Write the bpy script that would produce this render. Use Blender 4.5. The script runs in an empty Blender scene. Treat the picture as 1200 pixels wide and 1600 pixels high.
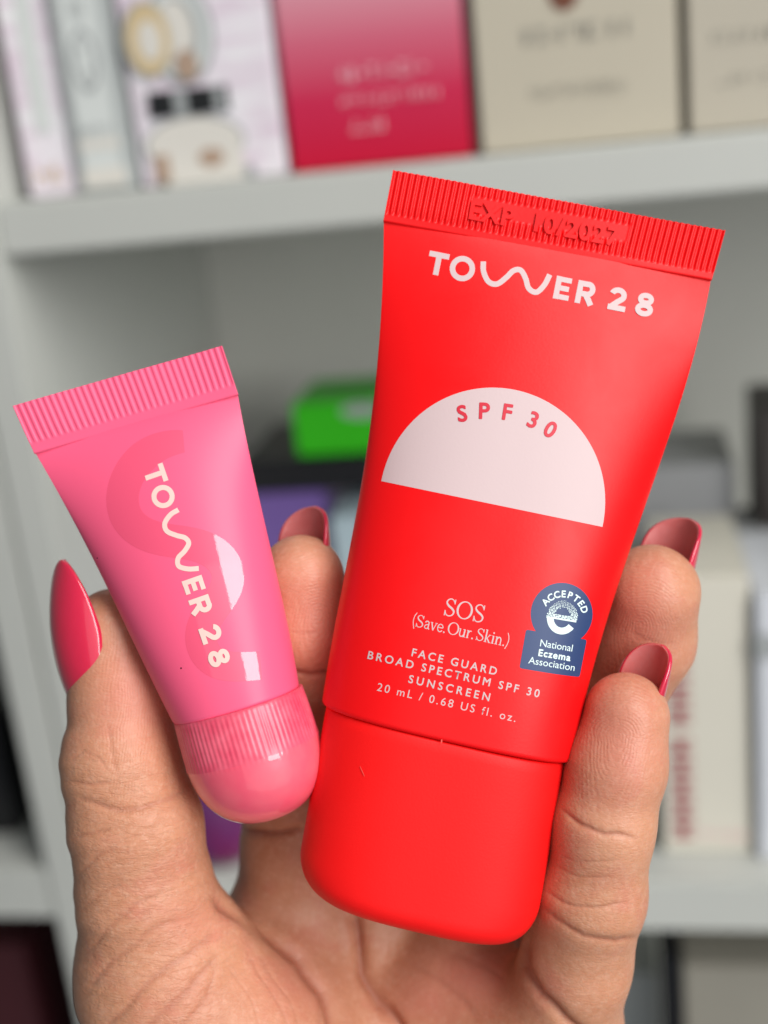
import bpy, bmesh, math, random
import numpy as np
from mathutils import Vector, Matrix
random.seed(7)
RNG = np.random.default_rng(5)
S = bpy.context.scene
COL = S.collection

# ------------------------------------------------------------------ camera
# The bookcase stands square to the world axes; the phone camera looks a little down,
# a little to the side and is rolled a few degrees.
F = 2000.0                       # focal length in pixels of a 1600 px high picture
H = Vector((10800, -513, -2000)).normalized()      # along the shelf, seen from the camera (x right, y down, z away)
Dn = Vector((660, 6100, 2000)).normalized()        # plumb line
Dn = (Dn - H * Dn.dot(H)).normalized()
N = H.cross(Dn)
CAM = Vector((0, 0, 1.40))
R3 = Matrix(((H.x, -H.y, -H.z), (N.x, -N.y, -N.z), (-Dn.x, Dn.y, Dn.z)))
cam_d = bpy.data.cameras.new("camera")
cam = bpy.data.objects.new("camera", cam_d)
COL.objects.link(cam)
cam.matrix_world = Matrix.Translation(CAM) @ R3.to_4x4()
cam_d.sensor_fit = 'VERTICAL'
cam_d.sensor_height = 36.0
cam_d.sensor_width = 27.0
cam_d.lens = 36.0 * F / 1600.0
cam_d.clip_start = 0.01
cam_d.clip_end = 50
D0 = 0.180                       # metres from lens to the tubes
cam_d.dof.use_dof = True
cam_d.dof.focus_distance = 0.179
cam_d.dof.aperture_fstop = 10.0
cam_d.dof.aperture_blades = 0
S.camera = cam
S.render.resolution_x = 768
S.render.resolution_y = 1024
S.view_settings.view_transform = 'Standard'
S.view_settings.look = 'None'
S.view_settings.exposure = -0.05
S.view_settings.gamma = 1.0
S.cycles.use_denoising = True
S.cycles.max_bounces = 8

# ------------------------------------------------------------------ light
world = bpy.data.worlds.new("World")
S.world = world
world.use_nodes = True
wb = world.node_tree.nodes['Background']
wb.inputs[0].default_value = (0.90, 0.96, 1.0, 1)
wb.inputs[1].default_value = 0.15

# frame of the hand: origin at the tubes, x right, y up, z towards the camera
HF = Matrix.Translation(CAM) @ R3.to_4x4() @ Matrix.Translation((0, 0, -D0))


def area_lamp(name, pos, aim, w, h, power, col):
    ld = bpy.data.lights.new(name, 'AREA')
    ld.shape = 'RECTANGLE'
    ld.size = w
    ld.size_y = h
    ld.energy = power
    ld.color = col
    lo = bpy.data.objects.new(name, ld)
    COL.objects.link(lo)
    p = HF @ Vector(pos)
    t = HF @ Vector(aim)
    z = (p - t).normalized()
    up = (HF.to_3x3() @ Vector((-0.18, 1, 0))).normalized()
    x = up.cross(z).normalized()
    y = z.cross(x)
    m = Matrix((x, y, z)).transposed().to_4x4()
    m.translation = p
    lo.matrix_world = m
    return lo


area_lamp("window_light", (1.10, 0.92, 1.72), (0, 0, 0), 1.0, 3.1, 86.0, (1.0, 0.985, 0.96))
area_lamp("fill_light", (1.3, -0.6, 2.8), (0, 0, -0.3), 4.6, 4.5, 42.0, (0.97, 0.985, 1.0))  # added soft fill from the camera side to brighten the shelf bay

# ------------------------------------------------------------------ helpers
MM = 0.001
PX = 0.09                        # mm per picture pixel at the distance of the tubes


def P(px, py, z=0.0):
    """point (mm, hand frame) seen at a place of the photograph, z mm nearer than the tubes"""
    k = PX * (180.0 - z) / 180.0
    return np.array(((px - 600) * k, (800 - py) * k, z), dtype=float)


def to_px(x, y, z):
    k = PX * (180.0 - z) / 180.0
    return x / k + 600, 800 - y / k


def mesh_obj(name, verts, faces, mats, parent=None, smooth=True, mi=None, world=None, edges=()):
    me = bpy.data.meshes.new(name)
    me.from_pydata([tuple(v) for v in verts], list(edges), [tuple(int(i) for i in f) for f in faces])
    if not isinstance(mats, (list, tuple)):
        mats = [mats]
    for m in mats:
        me.materials.append(m)
    if mi is not None:
        me.polygons.foreach_set('material_index', np.asarray(mi, dtype=np.int32))
    me.polygons.foreach_set('use_smooth', [smooth] * len(me.polygons))
    me.update()
    o = bpy.data.objects.new(name, me)
    COL.objects.link(o)
    if parent is not None:
        o.parent = parent
    if world is not None:
        o.matrix_world = world
    return o


def tag(o, label=None, cat=None, group=None, kind=None):
    if label:
        o['label'] = label
    if cat:
        o['category'] = cat
    if group:
        o['group'] = group
    if kind:
        o['kind'] = kind
    return o


def empty(name, mat):
    o = bpy.data.objects.new(name, None)
    o.empty_display_size = 0.01
    COL.objects.link(o)
    o.matrix_world = mat
    return o


def lin(r, g, b):
    f = lambda c: (c / 255 / 12.92) if c <= 10 else ((c / 255 + 0.055) / 1.055) ** 2.4
    return (f(r), f(g), f(b), 1)


class NT:
    def __init__(self, name):
        self.m = bpy.data.materials.new(name)
        self.m.use_nodes = True
        self.t = self.m.node_tree
        self.b = self.t.nodes['Principled BSDF']

    def n(self, ty, **kw):
        x = self.t.nodes.new(ty)
        for k, v in kw.items():
            setattr(x, k, v)
        return x

    def l(self, a, b):
        self.t.links.new(a, b)

    def val(self, sock, v):
        if hasattr(v, 'is_output') or hasattr(v, 'links'):
            self.l(v, sock)
        else:
            sock.default_value = v

    def math(self, op, a, b=0.0, c=None, clamp=False):
        x = self.n('ShaderNodeMath', operation=op)
        x.use_clamp = clamp
        self.val(x.inputs[0], a)
        self.val(x.inputs[1], b)
        if c is not None:
            self.val(x.inputs[2], c)
        return x.outputs[0]

    def mix(self, f, a, b, blend='MIX'):
        x = self.n('ShaderNodeMix', data_type='RGBA', blend_type=blend)
        self.val(x.inputs[0], f)
        self.val(x.inputs[6], a)
        self.val(x.inputs[7], b)
        return x.outputs[2]

    def coords(self, scale=(1, 1, 1), rot=(0, 0, 0), kind='Object', loc=(0, 0, 0)):
        c = self.n('ShaderNodeTexCoord')
        m = self.n('ShaderNodeMapping')
        m.inputs['Scale'].default_value = scale
        m.inputs['Rotation'].default_value = rot
        m.inputs['Location'].default_value = loc
        self.l(c.outputs[kind], m.inputs['Vector'])
        return m.outputs[0]

    def noise(self, vec, scale, detail=3, rough=0.55, dist=0.0):
        x = self.n('ShaderNodeTexNoise')
        self.l(vec, x.inputs['Vector'])
        x.inputs['Scale'].default_value = scale
        x.inputs['Detail'].default_value = detail
        x.inputs['Roughness'].default_value = rough
        x.inputs['Distortion'].default_value = dist
        return x.outputs[0]

    def attr(self, name):
        x = self.n('ShaderNodeAttribute', attribute_name=name)
        return x.outputs['Fac']

    def bump(self, h, dist, strength=1.0, normal=None):
        x = self.n('ShaderNodeBump')
        x.inputs['Distance'].default_value = dist
        x.inputs['Strength'].default_value = strength
        self.l(h, x.inputs['Height'])
        if normal is not None:
            self.l(normal, x.inputs['Normal'])
        return x.outputs[0]

    def set(self, **kw):
        for k, v in kw.items():
            self.val(self.b.inputs[k.replace('_', ' ')], v)
        return self.m


def simple(name, col, rough=0.5, grain=0.0, gscale=900, var=0.0, **kw):
    """painted or printed surface with a little grain in relief and in colour"""
    q = NT(name)
    q.set(Base_Color=col, Roughness=rough, **kw)
    v = q.coords((1, 1, 1))
    if grain:
        q.l(q.bump(q.noise(v, gscale, 3), grain), q.b.inputs['Normal'])
    if var:
        a = q.noise(v, 14, 4)
        c2 = tuple(max(0, x * (1 - var)) for x in col[:3]) + (1,)
        q.l(q.mix(q.math('MULTIPLY_ADD', a, 2.2, -0.6, clamp=True), col, c2), q.b.inputs['Base Color'])
    return q.m


# ------------------------------------------------------------------ materials
M_RED = simple('matt_red_plastic', (0.88, 0.0050, 0.0070, 1), 0.37, 0.000012, 2600, Specular_IOR_Level=0.27)
M_REDCAP = simple('matt_red_cap_plastic', (0.90, 0.0065, 0.0065, 1), 0.50, 0.000018, 3200, Specular_IOR_Level=0.27)
for m_ in (M_RED, M_REDCAP):
    q = NT.__new__(NT)
    q.m, q.t, q.b = m_, m_.node_tree, m_.node_tree.nodes['Principled BSDF']
    q.l(q.math('MULTIPLY_ADD', q.noise(q.coords(), 90, 5, 0.65, 0.5), 0.22, q.b.inputs['Roughness'].default_value - 0.11), q.b.inputs['Roughness'])
M_PINK = simple('satin_pink_plastic', (0.91, 0.110, 0.225, 1), 0.40, 0.000006, 2000, Specular_IOR_Level=0.36)
M_CREAM = simple('cream_print', (0.78, 0.56, 0.50, 1), 0.5)
M_PALE = simple('pale_pink_print', (0.62, 0.47, 0.475, 1), 0.55, 0.00001, 2500)
M_REDPRINT = simple('red_print', (0.62, 0.012, 0.035, 1), 0.5)
M_NAVY = simple('navy_print', (0.022, 0.05, 0.15, 1), 0.45)
M_ICE = simple('pale_blue_print', (0.72, 0.86, 0.85, 1), 0.5)
M_GLOSS = simple('clear_gloss_varnish', (0.84, 0.080, 0.175, 1), 0.5, 0, 900, 0, Coat_Weight=1.0, Coat_Roughness=0.03, Coat_IOR=1.6)
gn = M_GLOSS.node_tree
q = NT.__new__(NT)
q.m, q.t, q.b = M_GLOSS, gn, gn.nodes['Principled BSDF']
q.l(q.bump(q.noise(q.coords((1, 0.22, 1)), 2600, 2), 0.0000035), q.b.inputs['Coat Normal'])
q = NT('translucent_pink_cap')
q.set(Base_Color=(0.88, 0.12, 0.20, 1), Roughness=0.38, Coat_Weight=0.25, Coat_Roughness=0.2,
      Subsurface_Weight=0.15, Subsurface_Radius=(1, 0.3, 0.3), Subsurface_Scale=0.002)
v = q.coords()
q.l(q.mix(q.math('MULTIPLY_ADD', q.noise(v, 330, 4), 2.6, -0.8, clamp=True), (0.74, 0.060, 0.125, 1), (0.86, 0.14, 0.21, 1)), q.b.inputs['Base Color'])
q.l(q.bump(q.noise(v, 260, 3), 0.00005), q.b.inputs['Normal'])
M_PCAP = q.m
q = NT('clear_pink_dome')
v = q.coords()
q.set(Base_Color=q.mix(q.math('MULTIPLY_ADD', q.noise(v, 140, 3), 2.2, -0.6, clamp=True), (0.84, 0.075, 0.15, 1), (0.88, 0.15, 0.20, 1)), Roughness=0.35,
      Coat_Weight=1.0, Coat_Roughness=0.02, Subsurface_Weight=0.2, Subsurface_Radius=(1, 0.3, 0.3), Subsurface_Scale=0.002)
M_PDOME = q.m
q = NT('coral_nail_lacquer')
q.set(Base_Color=(0.66, 0.016, 0.062, 1), Roughness=0.28, Coat_Weight=1.0, Coat_Roughness=0.06, Subsurface_Weight=0.1,
      Subsurface_Scale=0.001)
v = q.coords()
q.l(q.bump(q.noise(v, 160, 2), 0.00012), q.b.inputs['Normal'])
M_NAIL = q.m
q = NT('bare_nail_underside')
v = q.coords()
q.set(Base_Color=q.mix(q.noise(v, 300, 3), (0.50, 0.10, 0.10, 1), (0.62, 0.22, 0.21, 1)), Roughness=0.28, Subsurface_Weight=0.35,
      Subsurface_Radius=(1, 0.45, 0.35), Subsurface_Scale=0.0015)
M_NUNDER = q.m

# skin
q = NT('skin')
v = q.coords()
big = q.noise(v, 55, 4)
mid = q.noise(v, 260, 4, 0.65)
fine = q.noise(v, 1500, 3)
base = q.mix(q.math('MULTIPLY_ADD', big, 2.4, -0.7, clamp=True), (0.50, 0.195, 0.100, 1), (0.60, 0.285, 0.160, 1))
base = q.mix(q.math('MULTIPLY_ADD', mid, 1.6, -0.45, clamp=True), base, (0.61, 0.29, 0.178, 1))
blot = q.noise(q.coords((1, 1, 1), loc=(3, 1, 2)), 120, 5, 0.6, 0.4)
base = q.mix(q.math('MULTIPLY_ADD', blot, 3.0, -1.55, clamp=True), base, (0.56, 0.185, 0.125, 1))
spk = q.noise(q.coords((1, 1, 1), loc=(1, 7, 2)), 900, 3, 0.7)
base = q.mix(q.math('MULTIPLY_ADD', spk, 1.8, -0.85, clamp=True), base, (0.70, 0.40, 0.28, 1))
base = q.mix(q.math('MULTIPLY', q.attr('warm'), 0.9, clamp=True), base, (0.62, 0.20, 0.145, 1))
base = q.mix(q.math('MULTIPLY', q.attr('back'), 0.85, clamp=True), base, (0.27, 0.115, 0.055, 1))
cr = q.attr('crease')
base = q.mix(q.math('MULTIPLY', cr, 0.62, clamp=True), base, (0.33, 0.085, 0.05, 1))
# finger print ridges
rd = q.attr('ridge')
warp = q.math('MULTIPLY_ADD', q.noise(v, 170, 2), 2.2, rd)
rid = q.math('SINE', q.math('MULTIPLY', warp, 2 * math.pi / 0.46))
rmask = q.attr('ridge_mask')
rmask = q.math('MULTIPLY', rmask, q.math('MULTIPLY_ADD', q.noise(v, 330, 2), 1.8, -0.25, clamp=True))
rid = q.math('MULTIPLY', rid, rmask)
base = q.mix(q.math('MULTIPLY_ADD', rid, 0.07, 0.05, clamp=True), base, (0.72, 0.42, 0.31, 1))
# cells of skin
vo = q.n('ShaderNodeTexVoronoi', feature='DISTANCE_TO_EDGE')
q.l(q.coords((1, 1.9, 1), (0, 0, 0.6)), vo.inputs['Vector'])
vo.inputs['Scale'].default_value = 900
cell = q.math('MINIMUM', vo.outputs['Distance'], 0.22)
wr = q.noise(q.coords((260, 1500, 700), (0, 0, -0.75)), 1.0, 4, 0.6, 0.6)        # diagonal folds on the thumb
wr2 = q.noise(q.coords((420, 90, 420), (0, 0, 0.25)), 1.0, 3, 0.55, 0.4)         # long lines of the palm
wr3 = q.noise(q.coords((150, 620, 300), (0, 0, -0.62)), 1.0, 4, 0.6, 0.9)
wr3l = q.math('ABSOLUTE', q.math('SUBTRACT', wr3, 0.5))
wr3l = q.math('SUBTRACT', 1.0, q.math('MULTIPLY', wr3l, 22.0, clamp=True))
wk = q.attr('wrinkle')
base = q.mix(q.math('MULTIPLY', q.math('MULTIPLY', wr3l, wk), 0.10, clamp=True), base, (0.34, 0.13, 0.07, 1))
h = q.math('MULTIPLY', rid, 0.000014)
h = q.math('ADD', h, q.math('MULTIPLY', cell, 0.00009))
h = q.math('ADD', h, q.math('MULTIPLY', q.math('MULTIPLY', wr, q.math('MULTIPLY_ADD', wk, 0.80, 0.20)), 0.00013))
h = q.math('ADD', h, q.math('MULTIPLY', wr2, 0.00010))
h = q.math('SUBTRACT', h, q.math('MULTIPLY', q.math('MULTIPLY', wr3l, wk), 0.00003))
h = q.math('ADD', h, q.math('MULTIPLY', fine, 0.00003))
h = q.math('SUBTRACT', h, q.math('MULTIPLY', cr, 0.00018))
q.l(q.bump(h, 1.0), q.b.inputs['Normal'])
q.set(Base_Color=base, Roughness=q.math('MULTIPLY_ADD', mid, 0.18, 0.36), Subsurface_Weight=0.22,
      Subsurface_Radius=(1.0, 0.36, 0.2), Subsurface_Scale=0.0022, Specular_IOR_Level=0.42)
M_SKIN = q.m


# ------------------------------------------------------------------ lettering in the plane
def ribbon(pts, w, closed=False):
    p = np.asarray(pts, float)
    n = len(p)
    if closed:
        t = np.roll(p, -1, 0) - np.roll(p, 1, 0)
    else:
        t = np.gradient(p, axis=0)
    t /= np.linalg.norm(t, axis=1)[:, None] + 1e-12
    nn = np.stack((-t[:, 1], t[:, 0]), 1)
    ww = np.broadcast_to(np.asarray(w, float) / 2, (n,))[:, None]
    a, b = p + nn * ww, p - nn * ww
    vs = np.concatenate((a, b))
    fs = []
    for i in range(n if closed else n - 1):
        j = (i + 1) % n
        fs.append((i, i + n, j + n, j))
    return vs, fs


def arc(cx, cy, rx, ry, a0, a1, n=28):
    a = np.radians(np.linspace(a0, a1, n))
    return [(cx + rx * math.cos(t), cy + ry * math.sin(t)) for t in a]


def spline(pts, n=12):
    p = np.asarray(pts, float)
    p = np.vstack((2 * p[0] - p[1], p, 2 * p[-1] - p[-2]))
    out = []
    for i in range(1, len(p) - 2):
        for k in range(n):
            t = k / n
            out.append(0.5 * ((2 * p[i]) + (-p[i - 1] + p[i + 1]) * t + (2 * p[i - 1] - 5 * p[i] + 4 * p[i + 1] - p[i + 2]) * t * t
                              + (-p[i - 1] + 3 * p[i] - 3 * p[i + 1] + p[i + 2]) * t ** 3))
    out.append(p[-2])
    return out


def strokes_mesh(strokes):
    """strokes: list of (points, width[, closed]) -> verts (x, y, layer) and faces; each stroke sits a hair above the last"""
    V, Fc = [], []
    for k, s in enumerate(strokes):
        vs, fs = ribbon(s[0], s[1], len(s) > 2 and s[2])
        o = len(V)
        V += [(x, y, k) for x, y in vs]
        Fc += [tuple(i + o for i in f) for f in fs]
    return np.array(V, float), Fc


W_ = 0.24


def wordmark():
    """the seven letters and two figures of the word, cap height 1"""
    w, h = W_, W_ / 2
    s = []
    s += [([(0, 1 - h), (0.45, 1 - h), (0.88, 1 - h)], w), ([(0.44, 0), (0.44, 0.4), (0.44, 1 - w)], w)]
    s += [(arc(1.53, 0.5, 0.43, 0.43, 0, 360, 44)[:-1], w, True)]
    s += [(spline([(2.36, 0.98), (2.46, 0.55), (2.76, 0.16), (3.14, 0.14), (3.48, 0.50), (3.72, 0.84), (4.02, 0.92), (4.30, 0.62),
                   (4.52, 0.22), (4.88, 0.12), (5.16, 0.50), (5.30, 0.98)], 10), w * 0.98)]
    x = 5.62
    s += [([(x + h, 0), (x + h, .5), (x + h, 1)], w)]
    for y, l in ((1 - h, .68), (.5, .62), (h, .68)):
        s += [([(x + w, y), (x + .4, y), (x + l, y)], w * .94)]
    x = 6.58
    s += [([(x + h, 0), (x + h, .5), (x + h, 1)], w)]
    s += [([(x + w, 1 - h), (x + .45, 1 - h)] + arc(x + .45, .67, .225, .225, 90, -90, 18)[1:] + [(x + w, .445)], w)]
    s += [([(x + .40, .44), (x + .58, .2), (x + .71, 0.0)], w * 1.05)]
    x = 8.02
    s += [(arc(x + .36, .67, .26, .225, 168, -38, 24) + [(x + .36, .36), (x + .12, .12)], w),
          ([(x, h), (x + .4, h), (x + .78, h)], w)]
    x = 9.22
    s += [(arc(x + .38, .735, .235, .165, 0, 360, 28)[:-1], w * .95, True), (arc(x + .38, .285, .275, .185, 0, 360, 30)[:-1], w * .97, True)]
    v, f = strokes_mesh(s)
    v[:, 0] -= 5.0
    v[:, 1] -= 0.5
    return v, f


_tc = {}


def text_mesh(body, offset=0.0, space=1.0, shear=0.0):
    key = (body, offset, round(space, 4), shear)
    if key in _tc:
        return _tc[key]
    c = bpy.data.curves.new('lettering', 'FONT')
    c.body = body
    c.offset = offset
    c.space_character = space
    c.resolution_u = 4
    c.align_x = 'LEFT'
    o = bpy.data.objects.new('lettering', c)
    COL.objects.link(o)
    bpy.context.view_layer.update()
    m = bpy.data.meshes.new_from_object(o)
    v = np.array([p.co[:] for p in m.vertices])
    f = [tuple(p.vertices) for p in m.polygons]
    bpy.data.objects.remove(o)
    bpy.data.curves.remove(c)
    bpy.data.meshes.remove(m)
    _tc[key] = (v, f)
    return v, f


CAPH = np.ptp(text_mesh('H')[0][:, 1])


def line_mesh(body, cap, width=None, offset=0.0):
    """a line of lettering centred on the origin, cap height and total width in pixels"""
    sp = 1.0
    if width:
        w1 = np.ptp(text_mesh(body, offset, 1.0)[0][:, 0])
        w2 = np.ptp(text_mesh(body, offset, 1.4)[0][:, 0])
        sp = 1.0 + 0.4 * (width / cap * CAPH - w1) / (w2 - w1)
    emb = body.startswith('EXP')
    v, f = text_mesh(body, offset if emb else 0.0, sp)
    v = v.copy()
    v[:, 0] -= (v[:, 0].min() + v[:, 0].max()) / 2
    v[:, 1] -= CAPH / 2
    v *= cap / CAPH
    v[:, 2] = 0
    if offset > 0.008 and not emb:
        d = offset * cap / CAPH
        cp = []
        for k, (a, b) in enumerate(((0, 0), (d, 0), (-d, 0), (0, d), (0, -d), (d * .7, d * .7), (-d * .7, -d * .7), (d * .7, -d * .7), (-d * .7, d * .7))):
            cp.append((v + np.array((a, b, k * 0.7)), f))
        v, f = merge(cp)
    return v, f


def merge(parts):
    V, Fc = [], []
    for v, f in parts:
        o = sum(len(a) for a in V)
        V.append(np.asarray(v, float))
        Fc += [tuple(i + o for i in q_) for q_ in f]
    return np.concatenate(V), Fc


def xf(v, cx, cy, ang, sc=1.0):
    """2-D (y up) -> picture pixels; ang is clockwise in degrees"""
    a = math.radians(ang)
    x, y = v[:, 0] * sc, v[:, 1] * sc
    return np.stack((cx + x * math.cos(a) + y * math.sin(a), cy + x * math.sin(a) - y * math.cos(a), v[:, 2]), 1)


def serif_text():
    """the two thin serif lines, drawn stroke by stroke; unit = cap height"""
    t, tk, sf = 0.055, 0.115, 0.05

    def S_(x, s=1.0):
        c = spline([(x + .50 * s, .80 * s), (x + .40 * s, .94 * s), (x + .25 * s, .98 * s), (x + .10 * s, .88 * s), (x + .07 * s, .72 * s),
                    (x + .20 * s, .57 * s), (x + .40 * s, .45 * s), (x + .53 * s, .30 * s), (x + .49 * s, .12 * s),
                    (x + .33 * s, .02 * s), (x + .15 * s, .05 * s), (x + .05 * s, .22 * s)], 6)
        n = len(c)
        w = [t + (tk - t) * math.exp(-((i / n - .5) / .2) ** 2) for i in range(n)]
        return [(c, w), ([(x + .515 * s, .99 * s), (x + .515 * s, .72 * s)], t), ([(x + .04 * s, .30 * s), (x + .04 * s, 0)], t)]

    def O_(x, y=.5, rx=.40, ry=.48):
        c = arc(x + rx, y, rx, ry, 0, 360, 36)[:-1]
        w = [t + (tk - t) * abs(math.cos(math.radians(i * 360 / 35))) ** 1.5 for i in range(35)]
        return [(c, w, True)]

    def stem(x, y0, y1, bot=True, top=True, w=tk):
        r = [([(x, y0), (x, y1)], w)]
        if bot:
            r.append(([(x - .11, y0 + sf / 2), (x + .11, y0 + sf / 2)], sf))
        if top:
            r.append(([(x - .12, y1 - sf / 2), (x, y1 - sf / 2)], sf))
        return r
    X = .64

    def glyph(ch, x):
        if ch == 'S':
            return S_(x), .62
        if ch == 'O':
            return O_(x), .84
        if ch == 'a':
            return [(spline([(x + .06, .5), (x + .14, .62), (x + .28, .62), (x + .35, .48), (x + .35, .1), (x + .46, .03)], 6), .09),
                    (spline([(x + .35, .38), (x + .14, .33), (x + .05, .16), (x + .15, .03), (x + .28, .07), (x + .36, .2)], 6), .07)], .48
        if ch == 'v':
            return [([(x + .04, X), (x + .24, 0)], .10), ([(x + .24, 0.02), (x + .43, X)], .055),
                    ([(x - .06, X - .02), (x + .14, X - .02)], sf), ([(x + .33, X - .02), (x + .52, X - .02)], sf)], .48
        if ch == 'e':
            return [(spline([(x + .05, .36), (x + .44, .36), (x + .41, .54), (x + .25, .63), (x + .10, .52), (x + .05, .32), (x + .12, .10),
                             (x + .28, .02), (x + .45, .14)], 7), .075)], .5
        if ch == 'u':
            return [(spline([(x + .08, X), (x + .08, .2), (x + .18, .03), (x + .32, .06), (x + .42, .2)], 6), .09)] + stem(x + .44, 0, X) + \
                [([(x - .03, X - .02), (x + .1, X - .02)], sf)], .58
        if ch == 'r':
            return stem(x + .10, 0, X) + [(spline([(x + .12, .40), (x + .22, .58), (x + .36, .60)], 6), .08)], .40
        if ch == 'n':
            return stem(x + .10, 0, X) + [(spline([(x + .12, .44), (x + .24, .61), (x + .38, .57), (x + .44, .40), (x + .44, 0)], 6), .09),
                                          ([(x + .33, .02), (x + .55, .02)], sf)], .60
        if ch == 'i':
            return stem(x + .10, 0, X) + [(arc(x + .09, .86, .035, .035, 0, 360, 10)[:-1], .07, True)], .25
        if ch == 'k':
            return stem(x + .10, 0, 1.02) + [([(x + .12, .24), (x + .40, X)], .06), ([(x + .20, .34), (x + .44, 0)], .10),
                                             ([(x + .30, X - .02), (x + .5, X - .02)], sf), ([(x + .34, .02), (x + .54, .02)], sf)], .54
        if ch == '.':
            return [(arc(x + .06, .05, .035, .035, 0, 360, 10)[:-1], .07, True)], .17
        if ch == '(':
            return [(spline([(x + .24, 1.12), (x + .10, .80), (x + .08, .35), (x + .24, -.20)], 6), .06)], .28
        if ch == ')':
            return [(spline([(x + .02, 1.12), (x + .16, .80), (x + .18, .35), (x + .02, -.20)], 6), .06)], .28
        return [], .10

    def line(txt, sp=.06):
        x, out = 0.0, []
        for ch in txt:
            g, a = glyph(ch, x)
            out += g
            x += a + sp
        v, f = strokes_mesh(out)
        v[:, 0] -= x / 2
        v[:, 1] -= .5
        v[:, 2] = v[:, 2] % 6
        return v, f, x
    return line


# ------------------------------------------------------------------ tubes
class Tube:
    """squeezed tube: cross-sections stand on an axis; left and right outline, half thickness and squareness change along it"""

    def __init__(self, origin, ang, z0, mirror=1):
        self.z0 = z0
        a = math.radians(ang)
        self.U = np.array((math.cos(a), -math.sin(a)))         # along the width (y up)
        self.V = np.array((math.sin(a), math.cos(a)))          # towards the crimp
        self.O = P(origin[0], origin[1], z0)[:2]
        self.mat = HF.copy()
        # local frame of the tube in metres
        loc = Matrix(((self.U[0], self.V[0], 0, self.O[0] * MM), (self.U[1], self.V[1], 0, self.O[1] * MM),
                      (0, 0, 1, z0 * MM), (0, 0, 0, 1)))
        self.mat = HF @ loc

    def uv(self, px, py, z=0.0):
        """picture point at height z above the axis plane -> u, v in mm"""
        k = PX * (180.0 - (self.z0 + z)) / 180.0
        d = np.stack(((np.asarray(px) - 600) * k - self.O[0], (800 - np.asarray(py)) * k - self.O[1]), -1)
        return d @ self.U, d @ self.V

    def edges(self, left, right, deg=4):
        lu, lv = self.uv(*np.array(left, float).T)
        ru, rv = self.uv(*np.array(right, float).T)
        return np.polyfit(lv, lu, deg), np.polyfit(rv, ru, deg)

    def zf(self, u, v):
        """height of the front surface"""
        l, r = self.L(v), self.R(v)
        c, w = (l + r) / 2, (r - l) / 2
        qn = np.clip(np.abs((u - c) / w), 0, 1)
        a, b = self.A(v), self.B(v)
        return self.T(v) * np.power(np.clip(1 - qn ** a, 0, 1), 1 / b)

    def skew(self, u, v):
        return u * self.K(v)

    def surf(self, px, py, it=6):
        z = np.full(np.shape(px), 5.0)
        for _ in range(it):
            u, v = self.uv(px, py, z)
            v = v - self.skew(u, v)
            z = self.zf(u, v)
        return u, v, z

    def decal(self, name, v2, faces, mat, parent, lift=0.03, step=0.8, smooth=True):
        """print laid on the front of the tube: outline in picture pixels, cut along the curve and pressed on the surface"""
        px, py = v2[:, 0], v2[:, 1]
        z = np.full(px.shape, 5.0)
        u, v, z = self.surf(px, py)
        bm = bmesh.new()
        bv = [bm.verts.new((a, b, c)) for a, b, c in zip(u, v, v2[:, 2])]
        for f in faces:
            try:
                bm.faces.new([bv[i] for i in f])
            except ValueError:
                pass
        if step:
            bmesh.ops.triangulate(bm, faces=[f for f in bm.faces if len(f.verts) > 4])
            for ax in (0, 1):
                lo, hi = (min(x[ax] for x in zip(u, v)), max(x[ax] for x in zip(u, v)))
                st = step if ax == 0 else step * 3
                k = math.ceil(lo / st) * st
                while k < hi:
                    no = (1, 0, 0) if ax == 0 else (0, 1, 0)
                    co = (k, 0, 0) if ax == 0 else (0, k, 0)
                    bmesh.ops.bisect_plane(bm, geom=bm.verts[:] + bm.edges[:] + bm.faces[:], plane_co=co, plane_no=no, dist=1e-5)
                    k += st
        bm.verts.ensure_lookup_table()
        q_ = np.array([x.co[:] for x in bm.verts])
        zz = self.zf(q_[:, 0], q_[:, 1]) + lift + q_[:, 2] * 0.007
        vv = q_[:, 1] + self.skew(q_[:, 0], q_[:, 1])
        for i, x in enumerate(bm.verts):
            x.co = (q_[i, 0] * MM, vv[i] * MM, zz[i] * MM)
        for f in bm.faces:
            f.normal_update()
            if f.normal.z < 0:
                f.normal_flip()
            f.smooth = smooth
        me = bpy.data.meshes.new(name)
        bm.to_mesh(me)
        bm.free()
        me.materials.append(mat)
        o = bpy.data.objects.new(name, me)
        COL.objects.link(o)
        o.parent = parent
        return o

    def loft(self, name, vs, mat, parent, nu=96, zfun=None, qs=None, cap0=False, cap1=False, back=True):
        """closed skin over the stations vs (v values)"""
        if qs is None:
            qs = np.sin(np.linspace(-math.pi / 2, math.pi / 2, nu))
        V, Fc = [], []
        rows = []
        for v in vs:
            l, r = self.L(v), self.R(v)
            c, w = (l + r) / 2, (r - l) / 2
            u = c + w * qs
            z = self.zf(u, v)
            zb = -z
            if zfun:
                z, zb = zfun(u, v, z, qs)
            vv = v + self.skew(u, v)
            front = np.stack((u, vv + 0 * u, z), 1)
            bk = np.stack((u, vv + 0 * u, zb), 1)[::-1]
            if zfun is None:
                bk = bk[1:-1]
            rows.append(np.concatenate((front, bk)))
        n = len(rows[0])
        V = np.concatenate(rows) * MM
        for i in range(len(vs) - 1):
            for j in range(n):
                k = (j + 1) % n
                Fc.append((i * n + j, i * n + k, (i + 1) * n + k, (i + 1) * n + j))
        for flag, i in ((cap0, 0), (cap1, len(vs) - 1)):
            if flag:
                Fc.append(tuple(range(i * n, i * n + n)))
        o = mesh_obj(name, V, Fc, mat, parent)
        bm = bmesh.new()
        bm.from_mesh(o.data)
        bmesh.ops.recalc_face_normals(bm, faces=bm.faces)
        bm.to_mesh(o.data)
        bm.free()
        return o


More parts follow.
